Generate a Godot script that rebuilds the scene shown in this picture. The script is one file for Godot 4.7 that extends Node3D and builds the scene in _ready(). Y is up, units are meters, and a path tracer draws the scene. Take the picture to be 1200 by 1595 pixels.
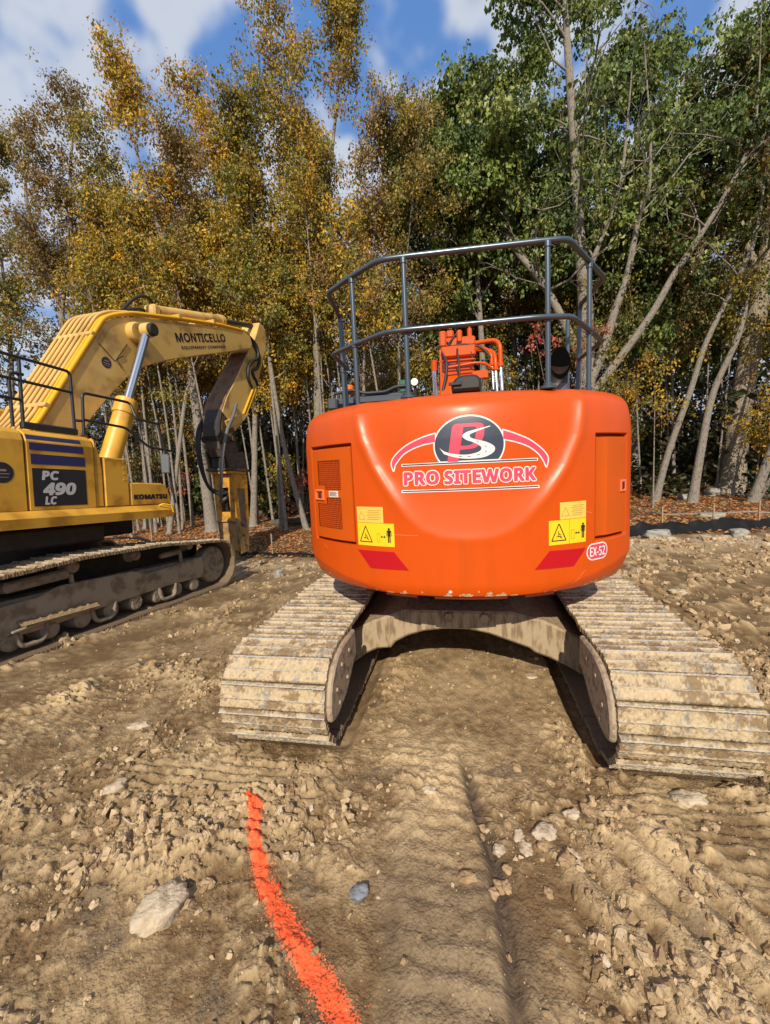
extends Node3D

# ---------------------------------------------------------------- mesh builder
class MB:
	var v := PackedVector3Array()
	var n := PackedVector3Array()
	var c := PackedColorArray()
	var uv := PackedVector2Array()
	var ix := PackedInt32Array()
	var col := Color(1, 1, 1)

	func pt(p: Vector3, nn: Vector3, t := Vector2.ZERO) -> int:
		v.push_back(p); n.push_back(nn); c.push_back(col); uv.push_back(t)
		return v.size() - 1

	func tri(a: Vector3, b: Vector3, d: Vector3) -> void:
		var nn := (d - a).cross(b - a).normalized()
		var i := pt(a, nn); pt(b, nn); pt(d, nn)
		ix.push_back(i); ix.push_back(i + 1); ix.push_back(i + 2)

	# convex polygon turned so that it faces "out"
	func face(p: Array, out: Vector3) -> void:
		var nn := Vector3.ZERO
		for k in p.size():
			nn += (p[(k + 1) % p.size()] as Vector3).cross(p[k])
		nn = nn.normalized()
		var q := p.duplicate()
		if nn.dot(out) < 0.0:
			q.reverse(); nn = -nn
		var i := v.size()
		for a in q:
			pt(a, nn)
		for k in range(1, q.size() - 1):
			ix.push_back(i); ix.push_back(i + k); ix.push_back(i + k + 1)

	# smooth sheet of rows; cols (optional) one colour per point
	func grid(rows: Array, cols := [], close := false, uvs := []) -> void:
		var h := rows.size()
		var w: int = rows[0].size()
		var i0 := v.size()
		var nn := PackedVector3Array()
		nn.resize(h * w)
		var qs := PackedInt32Array()
		for i in h - 1:
			for j in (w if close else w - 1):
				var j2 := (j + 1) % w
				var a := i * w + j
				var b := i * w + j2
				var d := (i + 1) * w + j2
				var e := (i + 1) * w + j
				var pa: Vector3 = rows[i][j]
				var pb: Vector3 = rows[i][j2]
				var pd: Vector3 = rows[i + 1][j2]
				var pe: Vector3 = rows[i + 1][j]
				var f := (pd - pa).cross(pb - pa) + (pe - pa).cross(pd - pa)
				nn[a] += f; nn[b] += f; nn[d] += f; nn[e] += f
				qs.append_array([a, b, d, a, d, e])
		for i in h:
			for j in w:
				if cols.size():
					col = cols[i][j]
				pt(rows[i][j], nn[i * w + j].normalized(), uvs[i][j] if uvs.size() else Vector2(j, i) * 0.1)
		for q in qs:
			ix.push_back(i0 + q)

	func box(t: Transform3D, size: Vector3, ch := 0.008) -> void:
		var h := size * 0.5
		ch = minf(ch, minf(h.x, minf(h.y, h.z)) * 0.6)
		var P := {}
		for sx in [-1, 1]:
			for sy in [-1, 1]:
				for sz in [-1, 1]:
					var s := Vector3(sx, sy, sz)
					P[[sx, sy, sz, 0]] = t * (s * Vector3(h.x, h.y - ch, h.z - ch))
					P[[sx, sy, sz, 1]] = t * (s * Vector3(h.x - ch, h.y, h.z - ch))
					P[[sx, sy, sz, 2]] = t * (s * Vector3(h.x - ch, h.y - ch, h.z))
					face([P[[sx, sy, sz, 0]], P[[sx, sy, sz, 1]], P[[sx, sy, sz, 2]]], t.basis * s)
		for s in [-1, 1]:
			face([P[[s, -1, -1, 0]], P[[s, 1, -1, 0]], P[[s, 1, 1, 0]], P[[s, -1, 1, 0]]], t.basis * Vector3(s, 0, 0))
			face([P[[-1, s, -1, 1]], P[[1, s, -1, 1]], P[[1, s, 1, 1]], P[[-1, s, 1, 1]]], t.basis * Vector3(0, s, 0))
			face([P[[-1, -1, s, 2]], P[[1, -1, s, 2]], P[[1, 1, s, 2]], P[[-1, 1, s, 2]]], t.basis * Vector3(0, 0, s))
			for r in [-1, 1]:
				face([P[[s, r, -1, 0]], P[[s, r, 1, 0]], P[[s, r, 1, 1]], P[[s, r, -1, 1]]], t.basis * Vector3(s, r, 0))
				face([P[[s, -1, r, 0]], P[[s, 1, r, 0]], P[[s, 1, r, 2]], P[[s, -1, r, 2]]], t.basis * Vector3(s, 0, r))
				face([P[[-1, s, r, 1]], P[[1, s, r, 1]], P[[1, s, r, 2]], P[[-1, s, r, 2]]], t.basis * Vector3(0, s, r))

	# outline in x, y of t, pushed along z by +-depth/2, edges bevelled by ch
	func prism(t: Transform3D, poly: PackedVector2Array, depth: float, ch := 0.01) -> void:
		var p := poly.duplicate()
		if Geometry2D.is_polygon_clockwise(p):
			p.reverse()
		var k := p.size()
		var inn := PackedVector2Array()
		for i in k:
			var a := (p[i] - p[(i + k - 1) % k]).normalized()
			var b := (p[(i + 1) % k] - p[i]).normalized()
			var m := Vector2(-a.y - b.y, a.x + b.x)
			m = m.normalized() / maxf(0.45, cos(a.angle_to(b) * 0.5))
			inn.push_back(p[i] + m * ch)
		var h := depth * 0.5
		var tris := Geometry2D.triangulate_polygon(inn)
		for s in [-1.0, 1.0]:
			for q in range(0, tris.size(), 3):
				var f := []
				for r in 3:
					f.push_back(t * Vector3(inn[tris[q + r]].x, inn[tris[q + r]].y, s * h))
				face(f, t.basis * Vector3(0, 0, s))
		for i in k:
			var j := (i + 1) % k
			var e := (p[j] - p[i]).normalized()
			var o := t.basis * Vector3(e.y, -e.x, 0)
			var P := func(q: Vector2, z: float): return t * Vector3(q.x, q.y, z)
			face([P.call(p[i], -h + ch), P.call(p[j], -h + ch), P.call(p[j], h - ch), P.call(p[i], h - ch)], o)
			face([P.call(p[i], h - ch), P.call(p[j], h - ch), P.call(inn[j], h), P.call(inn[i], h)], o + t.basis.z)
			face([P.call(p[i], -h + ch), P.call(p[j], -h + ch), P.call(inn[j], -h), P.call(inn[i], -h)], o - t.basis.z)

	func tube(pts: PackedVector3Array, r, sides := 8, caps := true) -> void:
		var k := pts.size()
		var up := Vector3.ZERO
		var rows := []
		for i in k:
			var d := (pts[mini(i + 1, k - 1)] - pts[maxi(i - 1, 0)]).normalized()
			if up == Vector3.ZERO:
				up = d.cross(Vector3(0.13, 0.2, 0.97) if absf(d.z) < 0.9 else Vector3(0.97, 0.2, 0.1)).normalized()
			up = (up - d * up.dot(d)).normalized()
			var sd := d.cross(up)
			var rr: float = r if r is float else r[i]
			var row := PackedVector3Array()
			for q in sides:
				var a := TAU * q / sides
				row.push_back(pts[i] + (up * cos(a) - sd * sin(a)) * rr)
			rows.push_back(row)
		grid(rows, [], true)
		if caps:
			face(Array(rows[0]), pts[0] - pts[1])
			face(Array(rows[k - 1]), pts[k - 1] - pts[k - 2])

	# profile of (radius, height) turned round the y axis of t
	func lathe(t: Transform3D, prof: Array, sides := 20) -> void:
		for i in prof.size() - 1:
			var rows := []
			for q in 2:
				var row := PackedVector3Array()
				for a in sides:
					var w := TAU * a / sides
					row.push_back(t * Vector3(cos(w) * prof[i + q].x, prof[i + q].y, sin(w) * prof[i + q].x))
				rows.push_back(row)
			grid(rows, [], true)

	func disc(t: Transform3D, r: float, h: float, sides := 24, ch := 0.006) -> void:   # a cylinder along y of t
		lathe(t, [Vector2(0.0001, -h / 2), Vector2(r - ch, -h / 2), Vector2(r, -h / 2 + ch), Vector2(r, h / 2 - ch), Vector2(r - ch, h / 2), Vector2(0.0001, h / 2)], sides)

	func mesh() -> ArrayMesh:
		var a := []
		a.resize(Mesh.ARRAY_MAX)
		a[Mesh.ARRAY_VERTEX] = v; a[Mesh.ARRAY_NORMAL] = n; a[Mesh.ARRAY_COLOR] = c; a[Mesh.ARRAY_TEX_UV] = uv; a[Mesh.ARRAY_INDEX] = ix
		var m := ArrayMesh.new()
		m.add_surface_from_arrays(Mesh.PRIMITIVE_TRIANGLES, a)
		return m

# ---------------------------------------------------------------- helpers
var M := {}
var R := RandomNumberGenerator.new()
var used := {}

func nm(parent: Node, called: String) -> String:
	var k := str(parent.get_instance_id()) + called
	used[k] = used.get(k, -1) + 1
	return called if used[k] == 0 else "%s_%03d" % [called, used[k]]

func root(called: String, label: String, category: String, at := Vector3.ZERO, group := "", kind := "") -> Node3D:
	var o := Node3D.new()
	o.name = nm(self, called)
	add_child(o)
	o.position = at
	return tag(o, label, category, group, kind)

func tag(o, label := "", category := "", group := "", kind := ""):
	if label: o.set_meta("label", label)
	if category: o.set_meta("category", category)
	if group: o.set_meta("group", group)
	if kind: o.set_meta("kind", kind)
	return o

func sub(called: String, parent: Node) -> Node3D:
	var o := Node3D.new()
	o.name = nm(parent, called)
	parent.add_child(o)
	return o

func put(what, called: String, m: Material, parent: Node = self, at := Transform3D.IDENTITY) -> MeshInstance3D:
	var o := MeshInstance3D.new()
	o.name = nm(parent, called)
	o.mesh = what.mesh() if what is MB else what
	o.material_override = m
	o.transform = at
	parent.add_child(o)
	return o

func many(called: String, me: Mesh, m: Material, xf: Array, cols: Array, parent: Node = self) -> MultiMeshInstance3D:
	var mm := MultiMesh.new()
	mm.transform_format = MultiMesh.TRANSFORM_3D
	mm.use_colors = cols.size() > 0
	mm.mesh = me
	mm.instance_count = xf.size()
	for i in xf.size():
		mm.set_instance_transform(i, xf[i])
		if cols.size():
			mm.set_instance_color(i, cols[i])
	var o := MultiMeshInstance3D.new()
	o.name = nm(parent, called)
	o.multimesh = mm
	o.material_override = m
	parent.add_child(o)
	o.set_meta("kind", "stuff")
	return o

func at(x: float, y: float, z: float) -> Transform3D:
	return Transform3D(Basis.IDENTITY, Vector3(x, y, z))

# the outline is given as z, y pairs; its depth runs along x
func side(x: float) -> Transform3D:
	return Transform3D(Basis(Vector3(0, 0, 1), Vector3(0, 1, 0), Vector3(-1, 0, 0)), Vector3(x, 0, 0))

func along(a: Vector3, b: Vector3, mid := 0.5) -> Transform3D:   # y axis from a to b
	var y := (b - a).normalized()
	var x := y.cross(Vector3(0.3, 0.1, 0.9) if absf(y.z) < 0.8 else Vector3(1, 0, 0.1)).normalized()
	return Transform3D(Basis(x, y, x.cross(y)), a.lerp(b, mid))

func V2(a: Array) -> PackedVector2Array:
	var o := PackedVector2Array()
	for i in range(0, a.size(), 2):
		o.push_back(Vector2(a[i], a[i + 1]))
	return o

func V3(a: Array) -> PackedVector3Array:
	var o := PackedVector3Array()
	for i in range(0, a.size(), 3):
		o.push_back(Vector3(a[i], a[i + 1], a[i + 2]))
	return o

func curve(p: PackedVector3Array, per := 5) -> PackedVector3Array:
	var o := PackedVector3Array()
	for i in p.size() - 1:
		var a := p[maxi(i - 1, 0)]
		var d := p[mini(i + 2, p.size() - 1)]
		for k in per:
			o.push_back(p[i].cubic_interpolate(p[i + 1], a, d, k / float(per)))
	o.push_back(p[p.size() - 1])
	return o

# a bent pipe: straight runs with rounded corners of radius r
func bent(p: PackedVector3Array, r := 0.08) -> PackedVector3Array:
	var o := PackedVector3Array([p[0]])
	for i in range(1, p.size() - 1):
		var a := p[i] + (p[i - 1] - p[i]).limit_length(minf(r, p[i].distance_to(p[i - 1]) * 0.45))
		var b := p[i] + (p[i + 1] - p[i]).limit_length(minf(r, p[i].distance_to(p[i + 1]) * 0.45))
		for k in 5:
			var t := k / 4.0
			o.push_back(a.lerp(p[i], t).lerp(p[i].lerp(b, t), t))
	o.push_back(p[p.size() - 1])
	return o

func noise(s: int, f: float, oct := 3, kind := FastNoiseLite.TYPE_SIMPLEX_SMOOTH) -> FastNoiseLite:
	var n := FastNoiseLite.new()
	n.seed = s
	n.frequency = f
	n.noise_type = kind
	n.fractal_type = FastNoiseLite.FRACTAL_FBM if oct > 1 else FastNoiseLite.FRACTAL_NONE
	n.fractal_octaves = oct
	return n

# a seamless noise picture; stops: [offset, linear grey or Color, ...]
func ntex(s: int, f: float, oct: int, stops: Array, size := 512, kind := FastNoiseLite.TYPE_SIMPLEX_SMOOTH) -> NoiseTexture2D:
	var t := NoiseTexture2D.new()
	t.width = size
	t.height = size
	t.seamless = true
	t.noise = noise(s, f, oct, kind)
	var g := Gradient.new()
	var of := PackedFloat32Array()
	var co := PackedColorArray()
	for i in range(0, stops.size(), 2):
		of.push_back(stops[i])
		var q = stops[i + 1]
		co.push_back((q if q is Color else Color(q, q, q)).linear_to_srgb())
	g.offsets = of
	g.colors = co
	t.color_ramp = g
	return t

func mat(key: String, c: Color, rough := 0.7, metal := 0.0, tex: Texture2D = null, scale := 1.0, bump: Texture2D = null, cm := 0.3) -> StandardMaterial3D:
	var m := StandardMaterial3D.new()
	m.resource_name = key
	m.albedo_color = c.linear_to_srgb()
	m.roughness = rough
	m.metallic = metal
	m.vertex_color_use_as_albedo = true
	m.uv1_triplanar = true
	m.uv1_scale = Vector3.ONE * scale
	if tex:
		m.albedo_texture = tex
	if bump:
		m.heightmap_enabled = true
		m.heightmap_texture = bump
		m.heightmap_scale = cm
	M[key] = m
	return m

const SUN_ENERGY := 1.6
const SKY_ENERGY := 0.9
const CLOUD_TURN := -1.2
const EXPOSURE := 1.06

func _ready() -> void:
	R.seed = 12345
	var cam := Camera3D.new()
	cam.name = "camera"
	cam.position = Vector3(0.045, 2.022, 4.752)
	cam.rotation = Vector3(-0.1095, 0.1884, -0.0467)
	cam.fov = 101.5
	cam.near = 0.05
	cam.far = 600.0
	add_child(cam)
	var we := WorldEnvironment.new()
	we.name = "environment"
	var e := Environment.new()
	e.background_mode = Environment.BG_SKY
	e.sky = make_sky()
	e.tonemap_mode = Environment.TONE_MAPPER_LINEAR
	e.tonemap_exposure = EXPOSURE
	e.sdfgi_enabled = true
	e.ssao_enabled = true
	e.ssil_enabled = true
	we.environment = e
	add_child(we)
	var sun := DirectionalLight3D.new()
	sun.name = "sun"
	sun.light_energy = SUN_ENERGY
	sun.light_color = Color(1.0, 0.945, 0.86)
	sun.light_angular_distance = 0.5
	sun.shadow_enabled = true
	add_child(sun)
	sun.look_at_from_position(Vector3.ZERO, Vector3(-0.06, -sin(deg_to_rad(36.0)), -cos(deg_to_rad(36.0))))
	make_materials()
	build_ground()
	make_shoes()
	build_orange_machine()
	build_yellow_machine()
	build_wood()
	build_ground_bits()
# ---------------------------------------------------------------- sky
func make_sky() -> Sky:
	var w := 1024
	var h := 512
	var im := Image.create(w, h, false, Image.FORMAT_RGBF)
	var n1 := noise(401, 1.5, 5)
	var n2 := noise(402, 6.0, 5)
	for j in h:
		var el := PI * (0.5 - (j + 0.5) / h)
		for i in w:
			var az := TAU * (i + 0.5) / w
			var d := Vector3(sin(az) * cos(el), sin(el), -cos(az) * cos(el))
			var y := maxf(d.y, 0.0)
			var blue := Color(0.42, 0.58, 0.84).lerp(Color(0.115, 0.27, 0.63), pow(smoothstep(-0.02, 0.8, y), 0.6))
			if d.y < 0.0:
				im.set_pixel(i, j, blue.lerp(Color(0.16, 0.12, 0.08), smoothstep(0.0, -0.08, d.y)))
				continue
			var p := Vector3(d.x, 0, d.z).rotated(Vector3.UP, CLOUD_TURN) / (y + 0.22) * 1.15 + Vector3(5.5, 9.0, -6.0)
			var c := n1.get_noise_3dv(p) + 0.75 * n2.get_noise_3dv(p)
			var a := smoothstep(-0.42, 0.12, c)
			var cl := Color(0.66, 0.71, 0.80).lerp(Color(0.44, 0.50, 0.62), smoothstep(0.2, 0.9, c))
			im.set_pixel(i, j, blue.lerp(cl, a * 0.92))
	var m := PanoramaSkyMaterial.new()
	m.panorama = ImageTexture.create_from_image(im)
	m.energy_multiplier = SKY_ENERGY
	var s := Sky.new()
	s.sky_material = m
	return s

func make_materials() -> void:
	var grit := ntex(1, 0.02, 5, [0.0, 0.72, 0.45, 0.95, 0.75, 1.0, 1.0, 1.25])
	var grit_h := ntex(2, 0.035, 6, [0.0, 0.0, 1.0, 1.0])
	var crumb_h := ntex(12, 0.045, 3, [0.0, 1.0, 0.75, 0.25, 1.0, 0.0], 1024, FastNoiseLite.TYPE_CELLULAR)
	var crumb_c := ntex(12, 0.045, 3, [0.0, Color(1.12, 1.10, 1.06), 0.4, Color(1, 1, 1), 0.8, Color(0.74, 0.71, 0.68)], 1024, FastNoiseLite.TYPE_CELLULAR)
	var dust := ntex(3, 0.008, 6, [0.2, Color(0.90, 0.98, 2.2), 0.38, Color(0.96, 1.0, 1.4), 0.55, Color(1, 1, 1), 1.0, Color(1.03, 1.0, 1.0)])
	var smear := ntex(4, 0.012, 6, [0.2, Color(0.55, 0.5, 0.45), 0.5, Color(0.95, 0.92, 0.88), 0.8, Color(1.2, 1.1, 1.0)])
	var rusty := ntex(5, 0.01, 5, [0.15, Color(0.5, 0.45, 0.45), 0.5, Color(1, 1, 1), 0.75, Color(1.5, 1.15, 0.85)])
	var barkc := ntex(6, 0.015, 6, [0.15, Color(0.42, 0.42, 0.44), 0.4, Color(0.85, 0.84, 0.82), 0.6, Color(1.05, 1.04, 1.0), 0.85, Color(1.4, 1.36, 1.28)])
	var barkh := ntex(7, 0.03, 5, [0.0, 0.0, 1.0, 1.0])
	var paint_h := ntex(8, 0.01, 2, [0.0, 0.4, 1.0, 0.6])
	var yel := ntex(9, 0.006, 5, [0.15, Color(0.55, 0.5, 0.5), 0.35, Color(0.86, 0.84, 0.84), 0.55, Color(1, 1, 1), 1.0, Color(1.05, 1.05, 1.1)])
	mat("soil", Color(1, 1, 1), 0.92, 0.0, crumb_c, 1.35, crumb_h, 1.1).uv1_world_triplanar = true
	mat("clod", Color(1, 1, 1), 0.95, 0.0, crumb_c, 2.2, crumb_h, 0.5).uv1_world_triplanar = true
	mat("clod_plain", Color(0.36, 0.25, 0.13), 0.95, 0.0, grit, 3.0, grit_h, 1.0).uv1_world_triplanar = true
	mat("spray", Color(1, 1, 1), 0.85, 0.0, crumb_c, 1.35, crumb_h, 1.1).uv1_world_triplanar = true
	mat("pale_stone", Color(0.50, 0.42, 0.31), 0.9, 0.0, smear, 2.0, grit_h, 0.6).uv1_world_triplanar = true
	mat("brown_stone", Color(0.38, 0.265, 0.145), 0.92, 0.0, smear, 2.0, grit_h, 0.8).uv1_world_triplanar = true
	mat("grey_stone", Color(0.33, 0.32, 0.29), 0.9, 0.0, smear, 0.9, grit_h, 1.2).uv1_world_triplanar = true
	mat("blue_stone", Color(0.20, 0.225, 0.255), 0.8, 0.0, smear, 2.0, grit_h, 0.5).uv1_world_triplanar = true
	var o := mat("orange", Color(0.57, 0.072, 0.002), 0.45, 0.0, dust, 0.35, paint_h, 0.02)
	o.clearcoat_enabled = true
	o.metallic_specular = 0.35
	o.clearcoat = 0.12
	o.clearcoat_roughness = 0.22
	o.uv1_scale = Vector3(1.1, 0.16, 1.1)
	o.roughness_texture = ntex(14, 0.02, 5, [0.2, 0.75, 0.5, 0.95, 0.8, 1.3])
	o.roughness_texture_channel = BaseMaterial3D.TEXTURE_CHANNEL_GREEN
	mat("orange_door", Color(0.55, 0.082, 0.002), 0.5, 0.0, dust, 0.35).metallic_specular = 0.35
	mat("orange_pink", Color(0.78, 0.17, 0.07), 0.5)
	mat("dark_red", Color(0.03, 0.012, 0.008), 0.7)
	mat("mud_pale", Color(0.50, 0.34, 0.18), 0.95, 0.0, grit, 2.0, grit_h, 0.5)
	mat("white_print", Color(0.72, 0.69, 0.66), 0.45)
	mat("pink_print", Color(0.60, 0.055, 0.10), 0.45)
	mat("navy_print", Color(0.035, 0.045, 0.075), 0.4)
	mat("navy_dark", Color(0.012, 0.013, 0.035), 0.4)
	mat("ink", Color(0.015, 0.014, 0.013), 0.5)
	mat("ink_faded", Color(0.35, 0.24, 0.05), 0.5)
	mat("yellow_print", Color(0.86, 0.56, 0.012), 0.45)
	mat("yellow_faded", Color(0.80, 0.50, 0.085), 0.5)
	mat("red_print", Color(0.44, 0.004, 0.010), 0.35)
	mat("blue_print", Color(0.028, 0.03, 0.11), 0.4)
	mat("black_print", Color(0.022, 0.023, 0.028), 0.45)
	mat("silver_print", Color(0.55, 0.55, 0.54), 0.4)
	mat("badge_print", Color(0.35, 0.22, 0.18), 0.5)
	mat("shoe", Color(1, 1, 1), 0.82, 0.0, grit, 2.5, grit_h, 0.7).uv1_world_triplanar = true
	mat("shoe_dark", Color(0.9, 0.85, 0.78), 0.88, 0.0, grit, 2.5, grit_h, 0.8).uv1_world_triplanar = true
	mat("mud_steel", Color(0.37, 0.29, 0.19), 0.85, 0.0, smear, 0.5, grit_h, 0.4)
	mat("mud_steel_dark", Color(0.34, 0.28, 0.20), 0.85, 0.0, smear, 0.5, grit_h, 0.5)
	mat("mud_dark", Color(0.24, 0.18, 0.115), 0.9, 0.0, smear, 0.7, grit_h, 0.5)
	mat("mud_dark2", Color(0.29, 0.24, 0.175), 0.9, 0.0, smear, 0.7, grit_h, 0.8)
	mat("rusty_plate", Color(0.36, 0.28, 0.20), 0.75, 0.0, rusty, 2.2, grit_h, 0.4).uv1_world_triplanar = true
	var mp := mat("mud_plate", Color(0.37, 0.29, 0.19), 0.85, 0.0, smear, 1.0, grit_h, 0.5)
	mp.uv1_scale = Vector3(2.6, 0.55, 2.6)
	mat("rail_steel", Color(0.10, 0.125, 0.15), 0.30, 0.65, dust, 0.8)
	mat("black_rail", Color(0.018, 0.019, 0.022), 0.4)
	mat("black_paint", Color(0.02, 0.021, 0.024), 0.5, 0.0, dust, 0.6)
	mat("black_grease", Color(0.022, 0.02, 0.018), 0.6, 0.0, smear, 0.8)
	mat("black_plastic", Color(0.02, 0.02, 0.02), 0.55)
	mat("grey_paint", Color(0.05, 0.06, 0.075), 0.5, 0.0, dust, 0.8)
	mat("grey_pipe", Color(0.11, 0.115, 0.125), 0.5, 0.3, dust, 1.5)
	mat("soot", Color(0.003, 0.003, 0.003), 0.95).metallic_specular = 0.0
	mat("rubber", Color(0.016, 0.016, 0.017), 0.55)
	mat("rubber_grey", Color(0.12, 0.12, 0.12), 0.6)
	mat("chrome", Color(0.72, 0.74, 0.76), 0.16, 1.0)
	mat("lamp_glass", Color(0.85, 0.84, 0.76), 0.2)
	mat("amber", Color(0.70, 0.14, 0.005), 0.3)
	mat("green_plastic", Color(0.01, 0.10, 0.06), 0.5)
	mat("yellow", Color(0.72, 0.39, 0.045), 0.42, 0.0, yel, 0.4, paint_h, 0.02)
	mat("yellow_bright", Color(0.72, 0.38, 0.012), 0.4)
	mat("yellow_boom", Color(0.66, 0.42, 0.12), 0.5, 0.0, yel, 0.35, paint_h, 0.02)
	mat("breaker_yellow", Color(0.56, 0.27, 0.03), 0.6, 0.0, rusty, 0.7)
	mat("breaker_mud", Color(0.36, 0.22, 0.09), 0.8, 0.0, rusty, 0.6, grit_h, 0.4)
	mat("slot_rust", Color(0.12, 0.07, 0.045), 0.8, 0.0, rusty, 0.9)
	mat("brown_steel", Color(0.095, 0.07, 0.055), 0.7, 0.0, smear, 0.9, grit_h, 0.3)
	mat("rust", Color(0.20, 0.12, 0.07), 0.8, 0.0, rusty, 0.7)
	mat("bark_grey", Color(0.265, 0.235, 0.195), 0.9, 0.0, barkc, 0.9, barkh, 2.0).uv1_scale = Vector3(2.2, 0.7, 2.2)
	mat("bark_dark", Color(0.10, 0.08, 0.06), 0.9, 0.0, barkc, 0.9, barkh, 2.0)
	var bf := mat("bark_furrowed", Color(0.40, 0.335, 0.25), 0.92, 0.0, barkc, 1.0, barkh, 5.0)
	bf.uv1_scale = Vector3(2.4, 0.45, 2.4)
	mat("silt_fabric", Color(0.010, 0.010, 0.011), 0.6).metallic_specular = 0.25
	mat("stake_wood", Color(0.34, 0.25, 0.15), 0.85, 0.0, barkc, 2.0)
	var lf := mat("leaf", Color(1, 1, 1), 0.5)
	lf.backlight_enabled = true
	lf.backlight = Color(0.8, 0.8, 0.55)
	lf.cull_mode = BaseMaterial3D.CULL_DISABLED
	for k in ["glass", "glass_dark"]:
		var g := mat(k, Color(0.03, 0.035, 0.04), 0.05)
		g.albedo_color.a = 0.3 if k == "glass" else 0.75
		g.transparency = BaseMaterial3D.TRANSPARENCY_ALPHA
# ---------------------------------------------------------------- ground
var gx := PackedFloat32Array()
var gz := PackedFloat32Array()
var gh := PackedFloat32Array()
var N := {}

func steps(fine0: float, fine1: float, step: float, lo: float, hi: float, grow: float) -> PackedFloat32Array:
	var a := []
	var p := fine0
	var d := step
	while p > lo:
		d *= grow
		p -= d
		a.push_front(p)
	p = fine0
	while p < fine1:
		a.push_back(p)
		p += step
	d = step
	while p < hi:
		a.push_back(p)
		d *= grow
		p += d
	a.push_back(p)
	return PackedFloat32Array(a)

func band(p: Vector2, pts: PackedVector2Array) -> Vector2:   # (distance to the line, how far along it)
	var best := Vector2(1e9, 0)
	var run := 0.0
	for i in pts.size() - 1:
		var q := Geometry2D.get_closest_point_to_segment(p, pts[i], pts[i + 1])
		var d := p.distance_to(q)
		if d < best.x:
			best = Vector2(d, run + pts[i].distance_to(q))
		run += pts[i].distance_to(pts[i + 1])
	return best

func lay(x: float, z: float) -> float:   # the lie of the land without its roughness
	var y: float = 0.03 * N.big.get_noise_2d(x, z)
	var fw := (x + 6.746) * 0.075 - (z + 0.693) * 0.997
	var la := absf((x + 6.746) * 0.997 + (z + 0.693) * 0.075)
	var w := smoothstep(4.6, 2.6, la) * smoothstep(8.0, 5.8, fw) * smoothstep(-8.0, -5.0, fw)
	y = lerpf(y, -0.137 - 0.063 * fw, w)
	if z < -6.0:
		y -= 0.45 * smoothstep(-1.0, -5.0, x) * smoothstep(-6.0, -9.5, z)
		y += minf(0.8, (-6.0 - z) * 0.03) + 0.03
		y += 0.07 * N.wood.get_noise_2d(x, z) * smoothstep(-6.3, -8.0, z)
	y += 0.10 * exp(-pow((z + 5.4 + 0.25 * sin(x * 0.9)) / 0.45, 2.0)) * (0.6 + 0.8 * N.mid.get_noise_2d(x * 0.5, z * 0.5)) * (1.0 - w)
	return y

func rough_at(x: float, z: float) -> float:
	var r: float = 0.44 + 0.75 * N.mask.get_noise_2d(x, z)
	r += 0.35 * smoothstep(-1.6, -2.4, x) * smoothstep(2.4, 3.0, z)
	r += 0.45 * smoothstep(1.9, 2.6, x) * smoothstep(2.0, 0.5, z)
	r *= 1.0 - 0.75 * smoothstep(0.75, 0.4, absf(x - 0.05)) * smoothstep(2.7, 2.0, z) * smoothstep(-1.5, -0.5, z)
	r *= 1.0 - 0.6 * smoothstep(0.9, 0.4, Vector2((x + 0.15) * 1.4, z - 3.1).length())
	r *= 1.0 - 0.7 * smoothstep(0.55, 0.2, Vector2(x + 1.2, (z - 3.55) * 1.4).length())
	return clampf(r, 0.06, 1.3)

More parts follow.
